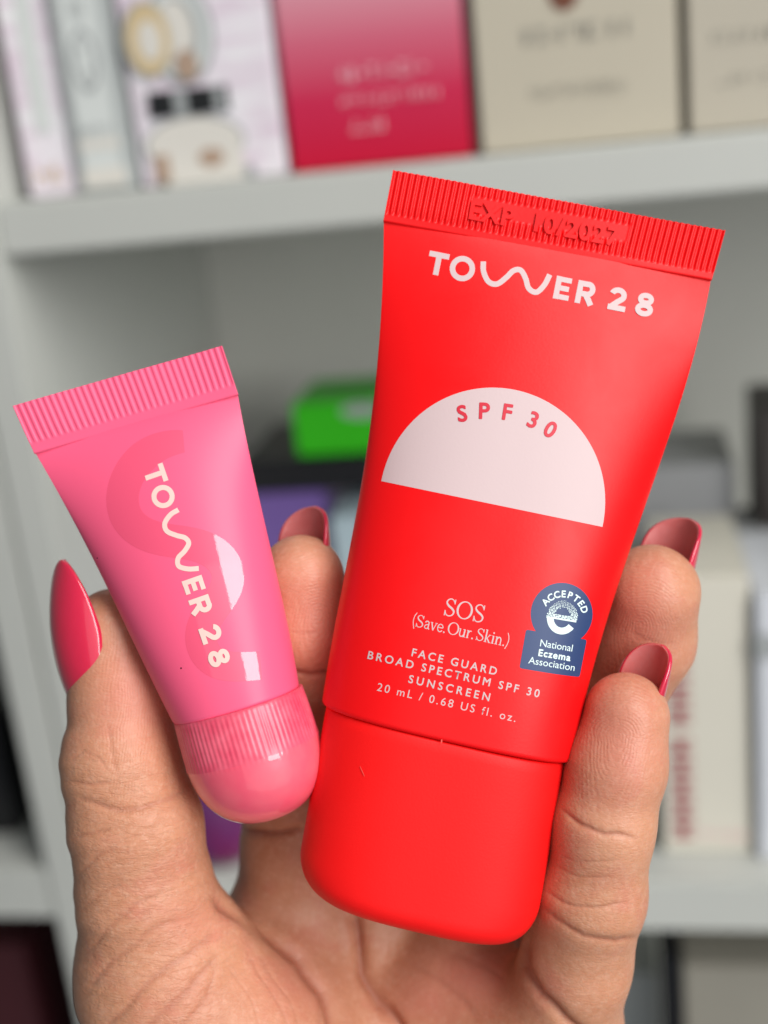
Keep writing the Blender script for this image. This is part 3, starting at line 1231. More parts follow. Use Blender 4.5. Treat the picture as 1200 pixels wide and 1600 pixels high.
# skin folds: (groups, points, depth mm, width px, darkness)
CREASES = [
    ((4, 5), [(872, 1262), (905, 1285), (945, 1303), (1000, 1310)], 0.55, 7, .8),
    ((5,), [(850, 1392), (880, 1410), (930, 1418), (990, 1412)], 0.25, 6, .45),
    ((5,), [(842, 1412), (870, 1438), (910, 1462), (960, 1474), (1000, 1462)], 0.55, 9, .7),
    ((5,), [(858, 1352), (900, 1368), (960, 1372)], 0.12, 5, .25),
    ((5,), [(862, 1332), (900, 1345), (970, 1346)], 0.10, 5, .2),
    ((5, 0, 4), [(812, 1462), (820, 1510), (842, 1556), (880, 1592), (930, 1625)], 1.3, 11, 1.0),
    ((0, 3, 4), [(556, 1425), (558, 1470), (570, 1520), (592, 1570), (640, 1625)], 1.6, 12, 1.0),
    ((0, 1, 2), [(342, 1408), (372, 1432), (420, 1462), (468, 1500), (505, 1550), (525, 1620)], 1.3, 13, .9),
    ((0, 2), [(440, 1470), (470, 1500), (500, 1560), (498, 1640)], 0.5, 12, .4),
    ((2,), [(370, 1298), (420, 1301), (480, 1297)], 0.9, 8, 1.0),
    ((2,), [(440, 1046), (480, 1056), (520, 1050)], 0.6, 9, .8),
    ((2,), [(452, 985), (475, 992), (500, 990)], 0.1, 6, .2),
    ((1,), [(120, 1250), (165, 1262), (215, 1264), (262, 1250), (300, 1222)], 0.75, 9, .6),
    ((1,), [(100, 1222), (140, 1228), (180, 1222)], 0.25, 6, .4),
    ((1,), [(112, 1190), (132, 1176), (156, 1186), (172, 1204)], 0.08, 5, .3),
    ((1,), [(165, 1130), (174, 1170), (190, 1216)], 0.12, 8, .2),
    ((1,), [(112, 1312), (150, 1302), (175, 1296)], 0.25, 6, .4),
    ((1,), [(118, 1372), (150, 1340), (185, 1322)], 0.18, 6, .3),
    ((1, 0), [(125, 1430), (160, 1396), (200, 1372)], 0.16, 6, .25),
    ((1, 0), [(128, 1500), (165, 1452), (215, 1412), (270, 1392)], 0.30, 8, .35),
    ((1, 0), [(128, 1560), (175, 1502), (235, 1455), (300, 1430)], 0.35, 9, .35),
    ((1, 0), [(160, 1610), (215, 1552), (275, 1505), (330, 1460)], 0.55, 11, .5),
    ((0, 1), [(220, 1620), (262, 1575), (300, 1540), (338, 1496)], 0.6, 12, .5),
    ((0, 1), [(250, 1640), (320, 1560), (345, 1500)], 0.25, 8, .3),
    ((0,), [(380, 1480), (420, 1540), (452, 1610)], 0.18, 5, .22),
    ((0,), [(405, 1490), (450, 1560), (470, 1615)], 0.15, 5, .2),
    ((0,), [(350, 1500), (390, 1560), (410, 1620)], 0.10, 5, .15),
    ((0, 4), [(640, 1500), (690, 1530), (740, 1590)], 0.45, 12, .3),
    ((0, 4), [(700, 1490), (760, 1510), (812, 1540)], 0.3, 10, .3),
    ((4,), [(985, 985), (1010, 1000), (1055, 1005)], 0.1, 8, .2),
]
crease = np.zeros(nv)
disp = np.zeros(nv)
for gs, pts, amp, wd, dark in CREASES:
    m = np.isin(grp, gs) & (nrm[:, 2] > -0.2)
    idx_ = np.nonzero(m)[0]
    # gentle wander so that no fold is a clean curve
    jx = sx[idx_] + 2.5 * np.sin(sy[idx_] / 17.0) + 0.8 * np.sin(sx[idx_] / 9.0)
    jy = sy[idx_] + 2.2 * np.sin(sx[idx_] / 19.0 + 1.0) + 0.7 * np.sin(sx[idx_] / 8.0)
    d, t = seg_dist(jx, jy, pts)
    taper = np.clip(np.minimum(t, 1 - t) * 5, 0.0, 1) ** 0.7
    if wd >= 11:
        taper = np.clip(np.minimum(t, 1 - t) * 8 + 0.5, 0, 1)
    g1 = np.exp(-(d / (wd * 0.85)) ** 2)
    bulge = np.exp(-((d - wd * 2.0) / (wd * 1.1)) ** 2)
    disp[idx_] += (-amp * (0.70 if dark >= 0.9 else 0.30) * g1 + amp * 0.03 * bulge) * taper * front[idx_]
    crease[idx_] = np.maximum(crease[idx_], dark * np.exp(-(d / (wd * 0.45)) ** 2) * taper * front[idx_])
# slow unevenness of flesh
low = (np.sin(co[:, 0] * .41 + co[:, 1] * .23) + np.sin(co[:, 1] * .37 - co[:, 2] * .3 + 1.7) + np.sin(co[:, 0] * .9 + 2.0) * .4) * 0.05
# scalloped outline on the back of the thumb
sc = np.where(grp == 1, np.clip(-nrm[:, 0], 0, 1), 0) * (np.sin(sy / 6.5) * .06 + np.sin(sy / 11.0 + 2) * .06) * smooth01((sy - 1090) / 60)
co = co + nrm * (disp + low + sc)[:, None]

ridge = np.zeros(nv)
rmask = np.zeros(nv)
warm = np.zeros(nv)
wrinkle = np.zeros(nv)
CORE = {1: (215, 1075, 60, 190, -0.15), 2: (500, 960, 75, 120, 0.3), 4: (1000, 975, 80, 120, 0.15), 5: (965, 1150, 70, 150, 0.1)}
for g_, (cx, cy, wx, wy, an) in CORE.items():
    m = grp == g_
    dx, dy = sx[m] - cx, sy[m] - cy
    ca, sa = math.cos(an), math.sin(an)
    ex, ey = dx * ca + dy * sa, -dx * sa + dy * ca
    if g_ == 1:
        ridge[m] = (ex + 0.25 * ey) * PX
    else:
        ridge[m] = np.hypot(ex, np.where(ey < 0, ey, ey * 0.35)) * PX
    rmask[m] = np.exp(-(dx / wx) ** 4 - (dy / wy) ** 4) * 0.9
    warm[m] = np.maximum(warm[m], 0.75 * np.exp(-(dx / 70) ** 2 - (dy / 95) ** 2))
pinkspots = [(460, 1540, 90, 60, .35), (740, 1530, 80, 60, .8), (670, 1560, 60, 50, .6), (300, 1440, 60, 45, .4), (960, 1210, 50, 60, .35), (300, 1560, 60, 60, .25)]
for cx, cy, wx, wy, k in pinkspots:
    warm = np.maximum(warm, k * np.exp(-((sx - cx) / wx) ** 2 - ((sy - cy) / wy) ** 2) * front)
wrinkle = np.where((grp == 1) | (grp == 0), 1.0, 0.25) * smooth01((sy - 1080) / 160)
wrinkle = np.where(grp == 0, wrinkle * smooth01((560 - sx) / 260), wrinkle)
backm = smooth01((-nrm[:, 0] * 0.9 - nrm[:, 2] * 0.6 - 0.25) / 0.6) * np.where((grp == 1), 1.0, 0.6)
co *= MM
me2.vertices.foreach_set('co', co.astype(np.float32).ravel())
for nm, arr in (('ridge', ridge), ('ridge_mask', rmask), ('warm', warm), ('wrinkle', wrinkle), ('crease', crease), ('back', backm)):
    at = me2.attributes.new(nm, 'FLOAT', 'POINT')
    at.data.foreach_set('value', arr.astype(np.float32))
me2.polygons.foreach_set('use_smooth', np.ones(len(me2.polygons), bool))
me2.materials.clear()
me2.materials.append(M_SKIN)
me2.update()
me2.name = 'hand'
hand = bpy.data.objects.new('hand', me2)
COL.objects.link(hand)
hand.matrix_world = HF
tag(hand, 'open hand with long coral almond nails, palm forward, holding two tubes', 'hand')


# nails
def nail(base, L, Nn, length, width, curl, tipw=0.12, rt=0.16, po=2.3, pw=0.62, bend=0.12, root=0.8, th=0.85, label=None):
    """base: middle of the cuticle (mm); L: towards the tip; Nn: out of the nail. A curved almond plate, lacquer outside, bare inside."""
    L = np.array(L, float)
    L /= np.linalg.norm(L)
    Nn = np.array(Nn, float)
    Nn -= L * (Nn @ L)
    Nn /= np.linalg.norm(Nn)
    Wd = np.cross(L, Nn)
    nl, nw = 40, 25
    top, bot = [], []
    for i in range(nl):
        s = i / (nl - 1)
        # half width along the almond
        k = s * length
        w_ = width / 2 * min(1.0, math.sqrt(max(0.0, 1 - (1 - min(s / rt, 1)) ** 2)) * 0.35 + 0.65 if s < rt else 1.0)
        if s < rt:
            w_ = width / 2 * (0.12 + 0.88 * math.sqrt(1 - (1 - s / rt) ** 2))
        if s > 0.42:
            t = (s - 0.42) / 0.58
            w_ *= max(tipw * 0.2, (1 - t ** po) ** pw) if t < 1 else 0.03
        for j in range(nw):
            x = -1 + 2 * j / (nw - 1)
            ang = x * curl * (w_ / (width / 2)) ** 0.9
            R = (width / 2) / math.sin(curl) if curl < math.pi / 2 else width / 2
            off_w = R * math.sin(ang)
            off_n = R * (math.cos(ang) - 1)
            arch = -bend * length * (s - 0.35) ** 2 * 1.4 + bend * length * 0.17
            p = np.array(base) + L * k + Wd * off_w + Nn * (off_n + arch)
            no = Nn * math.cos(ang) + Wd * math.sin(ang)
            edge = 1 - 0.45 * abs(x) ** 6
            top.append(p + no * th * 0.5 * edge)
            bot.append(p - no * th * 0.5 * edge)
    V = np.array(top + bot) * MM
    n_ = nl * nw
    Fc, mi = [], []
    for i in range(nl - 1):
        for j in range(nw - 1):
            a, b, c, d = i * nw + j, i * nw + j + 1, (i + 1) * nw + j + 1, (i + 1) * nw + j
            Fc.append((a, d, c, b))
            mi.append(0)
            Fc.append((a + n_, b + n_, c + n_, d + n_))
            mi.append(1)
    rim = [j for j in range(nw)] + [i * nw + nw - 1 for i in range(1, nl)] + [(nl - 1) * nw + j for j in range(nw - 2, -1, -1)] + [i * nw for i in range(nl - 2, 0, -1)]
    for a, b in zip(rim, rim[1:] + rim[:1]):
        Fc.append((a, b, b + n_, a + n_))
        mi.append(0)
    o = mesh_obj('nail', V, Fc, [M_NAIL, M_NUNDER], hand, mi=mi)
    bm = bmesh.new()
    bm.from_mesh(o.data)
    bmesh.ops.recalc_face_normals(bm, faces=bm.faces)
    bm.to_mesh(o.data)
    bm.free()
    if label:
        o['label'] = label
    return o


nail(P(120, 1096, -9.5), (-0.20, 1.0, 0.02), (-0.76, 0, 0.65), 21.0, 12.0, 1.15, bend=0.26, rt=0.48, po=1.7, pw=0.72)
nail(P(499, 915, -20), (-0.04, 1.0, 0.16), (0.62, 0.10, -0.78), 12.6, 9.4, 1.4, bend=0.06)
nail(P(705, 880, -32), (0.0, 1.0, 0.10), (0, 0, -1), 14.0, 10.4, 1.10, bend=0.06)
nail(P(1050, 930, -18), (0.22, 1.0, 0.10), (0.78, 0.0, -0.62), 12.2, 9.6, 1.45, bend=0.06)
nail(P(1008, 1120, -8), (0.20, 1.0, 0.26), (0.80, 0, -0.60), 11.4, 7.8, 1.45, bend=0.06)

# ------------------------------------------------------------------ bookcase and goods behind
YF = 0.43                        # front of the bookcase, metres in front of the camera plane (world Y)
R3i = R3


def ray(px, py):
    return (R3 @ Vector(((px - 600) / F, (800 - py) / F, -1))).normalized()


def hit(px, py, y):
    d = ray(px, py)
    p = CAM + d * (y / d.y)
    return p.x, p.z


M_WHITE = simple('white_laminate', (0.53, 0.54, 0.505, 1), 0.5, 0.00003, 400, 0.04)
M_BACK = simple('bookcase_back_board', (0.60, 0.60, 0.55, 1), 0.6, 0.00003, 300, 0.05)


def box_mesh(lo_, hi_, bev=0.0006):
    bm = bmesh.new()
    bmesh.ops.create_cube(bm, size=1)
    for v_ in bm.verts:
        v_.co = Vector([(lo_[i] + hi_[i]) / 2 + v_.co[i] * (hi_[i] - lo_[i]) for i in range(3)])
    if bev:
        bmesh.ops.bevel(bm, geom=bm.edges[:], offset=bev, segments=2, affect='EDGES')
    return bm


def box(name, lo_, hi_, mat, parent=None, bev=0.0006, loc=None):
    bm = box_mesh(lo_, hi_, bev)
    me_ = bpy.data.meshes.new(name)
    bm.to_mesh(me_)
    bm.free()
    me_.materials.append(mat)
    o = bpy.data.objects.new(name, me_)
    COL.objects.link(o)
    if parent:
        o.parent = parent
    return o


DEPTH = 0.235
xl0, _ = hit(-28, 700, YF)
xl1, _ = hit(46, 700, YF)
xl1 = hit(8, 420, YF)[0]
# upright: its front edge seen at (60..130, 1000)
xa = hit(12, 787, YF)[0]
xb = hit(76, 787, YF)[0]
zt = hit(600, 262, YF)[1]
zb_ = hit(600, 350, YF)[1]
zl1 = hit(1100, 1385, YF)[1]
zl0 = hit(1100, 1462, YF)[1]
print('upright', xa, xb, 'shelf', zt, zb_, 'low', zl1, zl0, 'left edge top', xl1)
case = empty('bookcase', Matrix.Translation((0, YF, 0)))
tag(case, 'white open bookcase filled with cosmetics, behind the hand', 'bookcase')


def cpart(name, lo_, hi_, mat=None, bev=0.0012):
    a = (lo_[0], lo_[1] - YF, lo_[2])
    b = (hi_[0], hi_[1] - YF, hi_[2])
    return box(name, a, b, mat or M_WHITE, case, bev)


XR = 0.62
cpart('upright', (xa, YF, 0.6), (xb, YF + DEPTH, 2.1))
xo = hit(-55, 787, YF)[0]
cpart('upright', (xo, YF + 0.001, 0.6), (xa - 0.0012, YF + DEPTH, 2.1))
cpart('upright', (XR, YF, 0.6), (XR + 0.02, YF + DEPTH, 2.1))
cpart('shelf', (xb, YF + 0.002, zb_), (XR, YF + DEPTH, zt))
cpart('shelf', (xb, YF + 0.002, zl0), (XR, YF + DEPTH, zl1))
cpart('shelf', (xb, YF + 0.002, zl0 - 0.36), (XR, YF + DEPTH, zl0 - 0.34))
cpart('shelf', (xb, YF + 0.002, zt + 0.34), (XR, YF + DEPTH, zt + 0.36))
zs1 = hit(20, 1365, YF)[1]
zs0 = hit(20, 1440, YF)[1]
cpart('shelf', (xa - 0.5, YF + 0.002, zs0), (xo, YF + DEPTH, zs1))
cpart('shelf', (xa - 0.5, YF + 0.002, zt + 0.34), (xo, YF + DEPTH, zt + 0.36))
cpart('back_panel', (xa - 0.5, YF + DEPTH, 0.6), (XR + 0.02, YF + DEPTH + 0.008, 2.1), M_BACK)


def carton(name, x0, x1, y0, z0, z1, depth, mat, label, cat='box', bev=0.0008, side=None):
    e_ = empty(name, Matrix.Translation(((x0 + x1) / 2, y0, z0)))
    tag(e_, label, cat)
    hw = (x1 - x0) / 2
    box('carton', (-hw, 0, 0), (hw, depth, z1 - z0), mat, e_, bev)
    return e_


def flat(name, pts, mat, parent, y=-0.0004, layer=0):
    """flat print on the front of a carton: outline (x, z) in metres from its foot"""
    n_ = len(pts)
    c = np.mean(pts, 0)
    V = [(x, y - layer * 0.0002, z) for x, z in pts] + [(c[0], y - layer * 0.0002, c[1])]
    return mesh_obj(name, V, [((i + 1) % n_, i, n_) for i in range(n_)], mat, parent, smooth=False)


def ellipse(cx, cz, rx, rz, n_=32):
    return [(cx + rx * math.cos(t), cz + rz * math.sin(t)) for t in np.linspace(0, 2 * math.pi, n_ + 1)[:-1]]


def rect(x0, x1, z0, z1):
    return [(x0, z0), (x1, z0), (x1, z1), (x0, z1)]


# --- upper shelf
yb = YF + 0.014
zs = zt + 0.0003


def X(px, py=240, y=None):
    return hit(px, py, y if y else yb)[0]


def Zp(px, py, y=None):
    return hit(px, py, y if y else yb)[1]


def marble(name, c1_, c2_, c3_, sc_=30):
    q_ = NT(name)
    v_ = q_.coords((1, 1, 2.2), (0, 0.3, 0.5))
    a = q_.noise(v_, sc_, 4, 0.55, 1.2)
    b = q_.noise(v_, sc_ * 1.7, 3, 0.5, 2.0)
    col = q_.mix(q_.math('MULTIPLY_ADD', a, 3.0, -1.0, clamp=True), c1_, c2_)
    col = q_.mix(q_.math('MULTIPLY_ADD', b, 4.0, -2.0, clamp=True), col, c3_)
    q_.set(Base_Color=col, Roughness=0.35)
    return q_.m


M_MARB = marble('pink_white_marbled_card', (0.82, 0.80, 0.83, 1), (0.66, 0.52, 0.62, 1), (0.85, 0.86, 0.86, 1))
M_GREYCARD = simple('silver_grey_card', (0.52, 0.55, 0.54, 1), 0.35, 0, 400, 0.25)
M_SILVER = simple('pale_silver_print', (0.68, 0.71, 0.69, 1), 0.4, 0, 300, 0.15)
M_GREY = simple('grey_print', (0.36, 0.38, 0.38, 1), 0.5, 0, 300, 0.2)
M_GOLD = simple('gold_powder_print', (0.72, 0.56, 0.32, 1), 0.5, 0, 300, 0.3)
M_BLACK = simple('black_print', (0.012, 0.013, 0.014, 1), 0.4)
M_TAN = simple('tan_print', (0.48, 0.34, 0.25, 1), 0.5, 0, 300, 0.3)
M_PEARL = simple('pearl_print', (0.72, 0.69, 0.63, 1), 0.5, 0, 300, 0.15)
M_CREAMBOX = simple('cream_card', (0.50, 0.455, 0.36, 1), 0.5, 0.00002, 500, 0.06)
M_CREAMBOX2 = simple('greige_card', (0.46, 0.42, 0.34, 1), 0.5, 0.00002, 500, 0.06)
M_TEXT = simple('faint_grey_print', (0.33, 0.31, 0.26, 1), 0.5)
M_BROWN = simple('brown_foil_print', (0.16, 0.055, 0.03, 1), 0.3)
M_MARK = simple('pale_pink_lettering', (0.80, 0.42, 0.48, 1), 0.5)
M_DARKSIDE = simple('dark_wine_card', (0.05, 0.006, 0.010, 1), 0.5)
M_GREEN = simple('bright_green_card', (0.03, 0.50, 0.003, 1), 0.4, 0, 300, 0.1)
M_DARK = simple('black_card', (0.006, 0.006, 0.008, 1), 0.4)
M_PURP = simple('violet_card', (0.17, 0.10, 0.34, 1), 0.35, 0, 300, 0.15)
M_BLUEGREY = simple('pale_blue_grey_card', (0.40, 0.50, 0.55, 1), 0.5)
M_STEEL = simple('blue_grey_card', (0.36, 0.365, 0.37, 1), 0.4, 0, 300, 0.1)
M_WINEGREY = simple('dark_brown_card', (0.035, 0.028, 0.025, 1), 0.5)
M_TAUPE = simple('taupe_card', (0.33, 0.31, 0.26, 1), 0.5, 0, 300, 0.2)
M_IVORY = simple('ivory_card', (0.66, 0.63, 0.54, 1), 0.5, 0, 300, 0.05)
M_WHT = simple('white_card', (0.62, 0.64, 0.68, 1), 0.4, 0, 300, 0.05)
M_CRIM = simple('crimson_print', (0.33, 0.03, 0.05, 1), 0.5)
q = NT('magenta_fading_card')
v = q.coords((1, 1, 1))
sx_ = q.n('ShaderNodeSeparateXYZ')
q.l(v, sx_.inputs[0])
cr_ = q.n('ShaderNodeValToRGB')
cr_.color_ramp.elements[0].position = 0.0
cr_.color_ramp.elements[0].color = (0.52, 0.002, 0.030, 1)
cr_.color_ramp.elements[1].position = 1.0
cr_.color_ramp.elements[1].color = (0.66, 0.30, 0.36, 1)
el = cr_.color_ramp.elements.new(0.38)
el.color = (0.56, 0.02, 0.075, 1)
el = cr_.color_ramp.elements.new(0.68)
el.color = (0.60, 0.12, 0.19, 1)
q.l(q.math('MULTIPLY', sx_.outputs[2], 1 / 0.060), cr_.inputs[0])
q.l(cr_.outputs[0], q.b.inputs['Base Color'])
q.set(Roughness=0.3)
M_MAG = q.m
q = NT('violet_translucent_plastic')
v = q.coords()
q.set(Base_Color=q.mix(q.math('MULTIPLY_ADD', q.noise(v, 40, 3), 2.5, -0.8, clamp=True), (0.10, 0.03, 0.13, 1), (0.17, 0.008, 0.07, 1)), Roughness=0.2)
M_VIOLET = q.m


def marks(parent, x0, x1, zc_, hgt, mat, n_, seed=1, y=-0.0004):
    """a line of small characters too blurred to read: little upright strokes and bows"""
    r = random.Random(seed)
    V, Fc = [], []
    x = x0
    w = (x1 - x0) / n_
    for i in range(n_):
        for s_ in range(r.choice((1, 2, 2, 3))):
            if r.random() < .5:
                a = (x + w * r.uniform(.05, .6), zc_ - hgt / 2)
                b = (a[0] + w * .18, zc_ + hgt / 2)
            else:
                a = (x + w * .05, zc_ + hgt * r.choice((-.5, -.1, .3)))
                b = (x + w * .75, a[1] + hgt * .18)
            o_ = len(V)
            V += [(a[0], y - .00001 * len(V), a[1]), (b[0], y - .00001 * len(V), a[1]), (b[0], y - .00001 * len(V), b[1]), (a[0], y - .00001 * len(V), b[1])]
            Fc.append((o_, o_ + 1, o_ + 2, o_ + 3))
        x += w
    return mesh_obj('lettering', V, Fc, mat, parent, smooth=False)


H_ = 0.115
# marbled carton, leftmost
x0, x1 = X(38, 300), X(112, 290)
b = carton('cosmetics_box', x0, x1, yb + .004, zs, zs + H_, .05, M_MARB, 'narrow pink and white marbled box at the left end of the upper shelf')
hw = (x1 - x0) / 2
marks(b, -hw * .7, hw * .7, .008, .006, M_GOLD, 5, 3)
flat('bottle_print', rect(-hw * .25, hw * .45, .022, .095), M_SILVER, b)
# silver grey carton with a bottle
x0, x1 = X(113, 285), X(212, 275)
b = carton('cosmetics_box', x0 + .0005, x1, yb + .002, zs, zs + H_, .05, M_GREYCARD, 'silver grey box with a pale bottle printed on it, second on the upper shelf')
hw = (x1 - x0) / 2
flat('bottle_print', rect(-hw * .62, hw * .55, .004, .110), M_SILVER, b)
flat('oval_print', ellipse(-hw * .05, .044, hw * .42, .0105), M_GREY, b, layer=1)
flat('oval_print', ellipse(-hw * .05, .044, hw * .28, .0085), M_SILVER, b, layer=2)
marks(b, -hw * .16, hw * .12, .044, .010, M_GREY, 2, 5, -.001)
flat('bottle_print', rect(-hw * .85, -hw * .68, .002, .112), M_GREY, b, layer=1)
marks(b, -hw * .3, hw * .2, .061, .006, M_GREY, 2, 15, -.001)
flat('bottle_print', rect(-hw * .7, hw * .65, .002, .008), M_PEARL, b, layer=1)
flat('bottle_print', rect(-hw * .66, hw * .6, .0145, .018), M_PEARL, b, layer=1)
marks(b, -hw * .55, hw * .5, .021, .003, M_GREY, 8, 8, -.001)
# wide marbled carton: powder compact and a jar with black lid
x0, x1 = X(222, 275), X(447, 255)
b = carton('cosmetics_box', x0, x1, yb, zs, zs + H_, .06, M_MARB, 'wide white marbled box printed with a gold powder compact and a black lidded jar')
hw = (x1 - x0) / 2
pw = (x1 - x0)


def bx(px):
    return -hw + pw * (px - 222) / 225.0


def bz(py):
    return (262 - py) / 1600 * (YF + .02) / F * 1600 * 1.05


flat('compact_print', ellipse(bx(312), bz(55), pw * .235, .0165), M_GREY, b)
flat('compact_print', ellipse(bx(312), bz(55), pw * .205, .0145), M_SILVER, b, layer=1)
flat('compact_print', ellipse(bx(312), bz(52), pw * .15, .0110), M_GREY, b, layer=2)
flat('compact_print', ellipse(bx(308), bz(52), pw * .12, .0100), M_PEARL, b, layer=3)
flat('compact_print', ellipse(bx(262), bz(58), pw * .17, .0125), M_GREY, b, layer=4)
flat('compact_print', ellipse(bx(265), bz(58), pw * .150, .0115), M_GOLD, b, layer=5)
flat('compact_print', ellipse(bx(268), bz(60), pw * .08, .0065), M_PEARL, b, layer=6)
flat('compact_print', ellipse(bx(318), bz(98), pw * .08, .0050), M_TAN, b, layer=5)
flat('lid_print', rect(bx(250), bx(374), bz(166), bz(130)), M_BLACK, b, layer=3)
flat('lid_print', rect(bx(290), bx(310), bz(166), bz(130)), M_GREY, b, layer=4)
flat('lid_print', rect(bx(352), bx(366), bz(166), bz(130)), M_GREY, b, layer=4)
flat('jar_print', ellipse(bx(312), bz(205), pw * .35, .0092), M_GREY, b, layer=1)
flat('jar_print', ellipse(bx(312), bz(206), pw * .33, .0085), M_PEARL, b, layer=2)
flat('jar_print', rect(bx(246), bx(384), bz(262), bz(206)), M_PEARL, b, layer=3)
flat('jar_print', rect(bx(246), bx(270), bz(256), bz(218)), M_TAN, b, layer=4)
flat('jar_print', ellipse(bx(336), bz(228), pw * .09, .0032), M_TAN, b, layer=4)
flat('jar_print', ellipse(bx(256), bz(268), pw * .04, .003), M_BLACK, b, layer=4)
flat('jar_print', ellipse(bx(392), bz(256), pw * .04, .003), M_GREY, b, layer=4)
# magenta carton
x0, x1 = X(456, 252), X(737, 232)
b = carton('cosmetics_box', x0, x1, yb, zs, zs + H_, .06, M_MAG, 'magenta box fading to pale pink at the top, in the middle of the upper shelf')
hw = (x1 - x0) / 2
marks(b, -hw * .38, hw * .62, .0300, .0045, M_MARK, 9, 11)
marks(b, -hw * .38, hw * .72, .0215, .0030, M_MARK, 14, 12)
marks(b, -hw * .30, hw * .10, .0135, .0040, M_MARK, 4, 13)
# dark right side edge of the magenta carton, built as a separate slab
x2 = X(744, 232)
carton('cosmetics_box', x1 + .0004, X(751, 232), yb + .001, zs, zs + H_, .06, M_DARKSIDE, 'dark right side edge of the magenta box, built as a thin separate slab')
# cream cartons
x0, x1 = X(753, 232), X(1063, 205)
b = carton('cosmetics_box', x0, x1, yb, zs, zs + H_, .06, M_CREAMBOX, 'wide cream box with a small brown emblem above faint lettering')
hw = (x1 - x0) / 2
flat('emblem_print', ellipse(-hw * .08, .0475, .0048, .0055), M_BROWN, b)
marks(b, -hw * .55, hw * .62, .0355, .0050, M_TEXT, 7, 21)
marks(b, -hw * .48, hw * .52, .0180, .0034, M_TEXT, 16, 22)
x0, x1 = X(1078, 205), X(1400, 190)
b = carton('cosmetics_box', x0, x1, yb + .002, zs, zs + H_, .06, M_CREAMBOX2, 'greige box at the right end of the upper shelf')
hw = (x1 - x0) / 2
marks(b, -hw * .80, hw * .62, .0290, .0034, M_TEXT, 12, 31)
marks(b, -hw * .72, hw * .30, .0160, .0030, M_TEXT, 9, 32)

# --- middle bay, standing on the lower shelf
zm = zl1 + .0003


def stand(name, p0, p1, ptop, yy_, mat, label, depth=.05, zbot=None, cat='box'):
    """carton whose front is yy_ behind the bookcase front, between two picture columns, up to a picture row"""
    y_ = YF + yy_
    x0_, x1_ = hit(p0[0], p0[1], y_)[0], hit(p1[0], p1[1], y_)[0]
    z1_ = hit((p0[0] + p1[0]) / 2, ptop, y_)[1]
    z0_ = zm if zbot is None else zbot
    return carton(name, x0_, x1_, y_, z0_, z1_, depth, mat, label, cat), x0_, x1_, z1_, y_


# violet pack seen between thumb and finger, on the shelf
e_, a, b_, z_purp, yp = stand('cosmetics_box', (385, 900), (520, 900), 770, .115, M_PURP, 'violet box under the black box, behind the index finger', .06)
e2, a, b_, z_blk, yk = stand('cosmetics_box', (375, 740), (640, 740), 716, .115, M_DARK, 'flat black box lying on the violet box', .07, zbot=z_purp + .0003)
y_ = yk + .004
gx0, gx1 = hit(463, 700, y_)[0], hit(600, 700, y_)[0]
gz1 = hit(520, 628, y_)[1]
b = carton('cosmetics_box', gx0, gx1, y_, z_blk + .0003, gz1, .05, M_GREEN, 'bright green box on top of the flat black box')
gz = gz1 - z_blk
flat('label_print', ellipse((gx1 - gx0) * .30, gz * .80, .010, .0035), M_GREY, b)
stand('cosmetics_box', (526, 900), (640, 900), 806, .100, M_BLUEGREY, 'pale blue grey box beside the violet box')
# violet bottle low down, seen past the thumb
yv = YF + .004
vx0, vx1 = hit(248, 1300, yv)[0], hit(392, 1300, yv)[0]
vz1 = hit(320, 1080, yv)[1]
vz0 = hit(330, 1352, yv)[1]
zm_v = vz0
bt = empty('bottle', Matrix.Translation(((vx0 + vx1) / 2, yv + .02, zm)))
tag(bt, 'violet plastic bottle with rounded foot, standing behind the thumb', 'bottle')


def lathe(name, prof_, mat, parent, n_=40):
    V, Fc = [], []
    for r_, z_ in prof_:
        for k in range(n_):
            t = 2 * math.pi * k / n_
            V.append((r_ * math.cos(t), r_ * math.sin(t), z_))
    for i in range(len(prof_) - 1):
        for k in range(n_):
            j = (k + 1) % n_
            Fc.append((i * n_ + k, i * n_ + j, (i + 1) * n_ + j, (i + 1) * n_ + k))
    return mesh_obj(name, V, Fc, mat, parent)


rb = (vx1 - vx0) / 2
hz = vz1 - zm
lathe('bottle_body', [(.0005, 0), (rb * .45, 0), (rb * .72, .0015), (rb * .90, .005), (rb * .98, .010), (rb, .015), (rb, hz * .70), (rb * .8, hz * .80), (rb * .4, hz * .85), (.0005, hz * .85)], M_VIOLET, bt)
lathe('bottle_cap', [(.0005, hz * .852), (rb * .45, hz * .852), (rb * .45, hz), (.0005, hz)], M_WHITE, bt)

# right side of the bay
b, a, b_, z1, y1 = stand('cosmetics_box', (1036, 1300), (1176, 1300), 902, .022, M_IVORY, 'ivory box with crimson lettering running up its side', .07)
hw = (b_ - a) / 2
for k in range(9):
    zc_ = .010 + .0093 * k + (.004 if k > 4 else 0)
    r = random.Random(k)
    V, Fc = [], []
    for s_ in range(3):
        zz = zc_ + (s_ - 1) * .0026
        V_ = [(-hw * .80, -.0004 - s_ * .0001, zz), (-hw * .28, -.0004 - s_ * .0001, zz), (-hw * .28, -.0004 - s_ * .0001, zz + .0014), (-hw * .80, -.0004 - s_ * .0001, zz + .0014)]
        if s_ == 1:
            V_ = [(-hw * .62, -.0008, zc_ - .003), (-hw * .45, -.0008, zc_ - .003), (-hw * .45, -.0008, zc_ + .003), (-hw * .62, -.0008, zc_ + .003)]
        o_ = len(V)
        V += V_
        Fc.append((o_, o_ + 1, o_ + 2, o_ + 3))
    mesh_obj('lettering', V, Fc, M_CRIM, b, smooth=False)
marks(b, -hw * .15, hw * .85, .0085, .0030, M_MARK, 10, 41)
e_, a, b_, z1, y1 = stand('cosmetics_box', (1184, 1300), (1300, 1300), 930, .018, M_WHT, 'cool white box with a grey spot at the right of the lower shelf', .07)
hw = (b_ - a) / 2
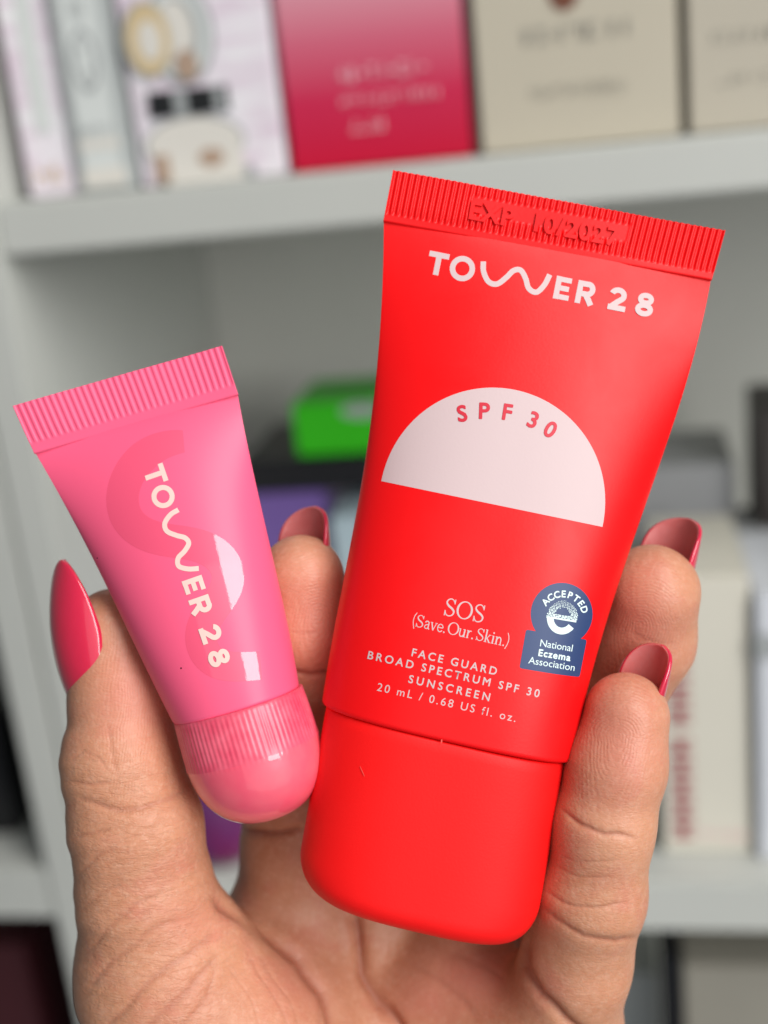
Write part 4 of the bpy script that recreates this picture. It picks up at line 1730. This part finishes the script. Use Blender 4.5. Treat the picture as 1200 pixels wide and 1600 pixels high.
flat('spot_print', ellipse(-hw * .72, (z1 - zm) * .82, .0045, .0055), M_GREY, e_)
stand('cosmetics_box', (985, 1300), (1032, 1300), 1080, .035, M_DARK, 'slim black box between the little finger and the ivory box', .06)
e_, a, b_, z_t, y_t = stand('cosmetics_box', (930, 1000), (1118, 1000), 880, .10, M_TAUPE, 'taupe box standing behind the ivory box', .06)
e_, a, b_, z_s, y_s = stand('cosmetics_box', (905, 800), (1150, 800), 730, .125, M_STEEL, 'blue grey box standing behind the ring finger', .06)
e_, a, b_, z_u, y_u = stand('cosmetics_box', (1125, 1000), (1260, 1000), 850, .09, M_STEEL, 'grey box standing right of the taupe box', .05)
stand('cosmetics_box', (1186, 700), (1290, 700), 640, .11, M_WINEGREY, 'tall dark box in the far corner of the shelf', .05)
e_, a, b_, z1, y1 = stand('cosmetics_box', (1080, 860), (1150, 860), 836, .099, M_DARK, 'small black box lying on the taupe box', .05, zbot=z_t + .0003)

# --- below the lower shelf
zbs = zl0 - .34 + .0003


def below(px0, px1, pyt, yy_, mat, label, zb2=None, depth=.06):
    y_ = YF + yy_
    x0_, x1_ = hit(px0, 1560, y_)[0], hit(px1, 1560, y_)[0]
    z1_ = hit((px0 + px1) / 2, pyt, y_)[1]
    return carton('cosmetics_box', x0_, x1_, y_, zbs if zb2 is None else zb2, z1_, depth, mat, label)


below(1035, 1065, 1495, .02, M_DARK, 'narrow black box below the lower shelf')
below(1068, 1300, 1510, .03, M_TAUPE, 'taupe box below the lower shelf, right of the narrow black box')
below(880, 1030, 1520, .06, M_SILVER, 'pale silver box below the lower shelf, left of the narrow black box')
# neighbouring bay on the left
y_ = YF + .03
x0_, x1_ = hit(-160, 1250, y_)[0], hit(18, 1250, y_)[0]
carton('cosmetics_box', x0_, x1_, y_, zs1 + .0003, hit(-50, 1120, y_)[1], .12, M_DARK, 'black box in the next bay, beside the left upright')
x0_, x1_ = hit(-160, 1550, y_)[0], hit(52, 1550, y_)[0]
cpart('shelf', (xa - 0.5, YF + 0.002, zs0 - .22), (xo, YF + DEPTH, zs0 - .20))
carton('cosmetics_box', x0_, x1_, y_, zs0 - .20 + .0003, hit(-30, 1475, y_)[1], .12, M_DARKSIDE, 'dark wine box under the left shelf of the next bay')

# small marks of use: a moulding nub on the seam, a hair scratch on the cap, specks on the pink tube
M_SCR = simple('scratched_red_plastic', (0.80, 0.10, 0.08, 1), 0.4)
M_SPECK = simple('dark_speck', (0.16, 0.01, 0.03, 1), 0.6)


def speck(tube, px, py, r_, mat, parent, name='speck', stretch=1.0, ang=0.0):
    p_, f_ = poly([(r_ * stretch * math.cos(t), r_ * math.sin(t)) for t in np.linspace(0, 2 * math.pi, 9)[:-1]])
    return tube.decal(name, xf(p_, px, py, ang), f_, mat, parent, lift=0.03, step=0)


speck(K2, 283, 1044, 1.5, M_SPECK, pink)
speck(K2, 152, 872, 1.0, M_SPECK, pink)
speck(CP, 566, 1205, 0.6, M_SCR, red, 'scratch', 16, 66)
speck(T, 690, 1158, 1.1, M_SCR, red, 'moulding_nub', 3.0, 98)
speck(T, 1003, 655, 0.9, M_SPECK, red)
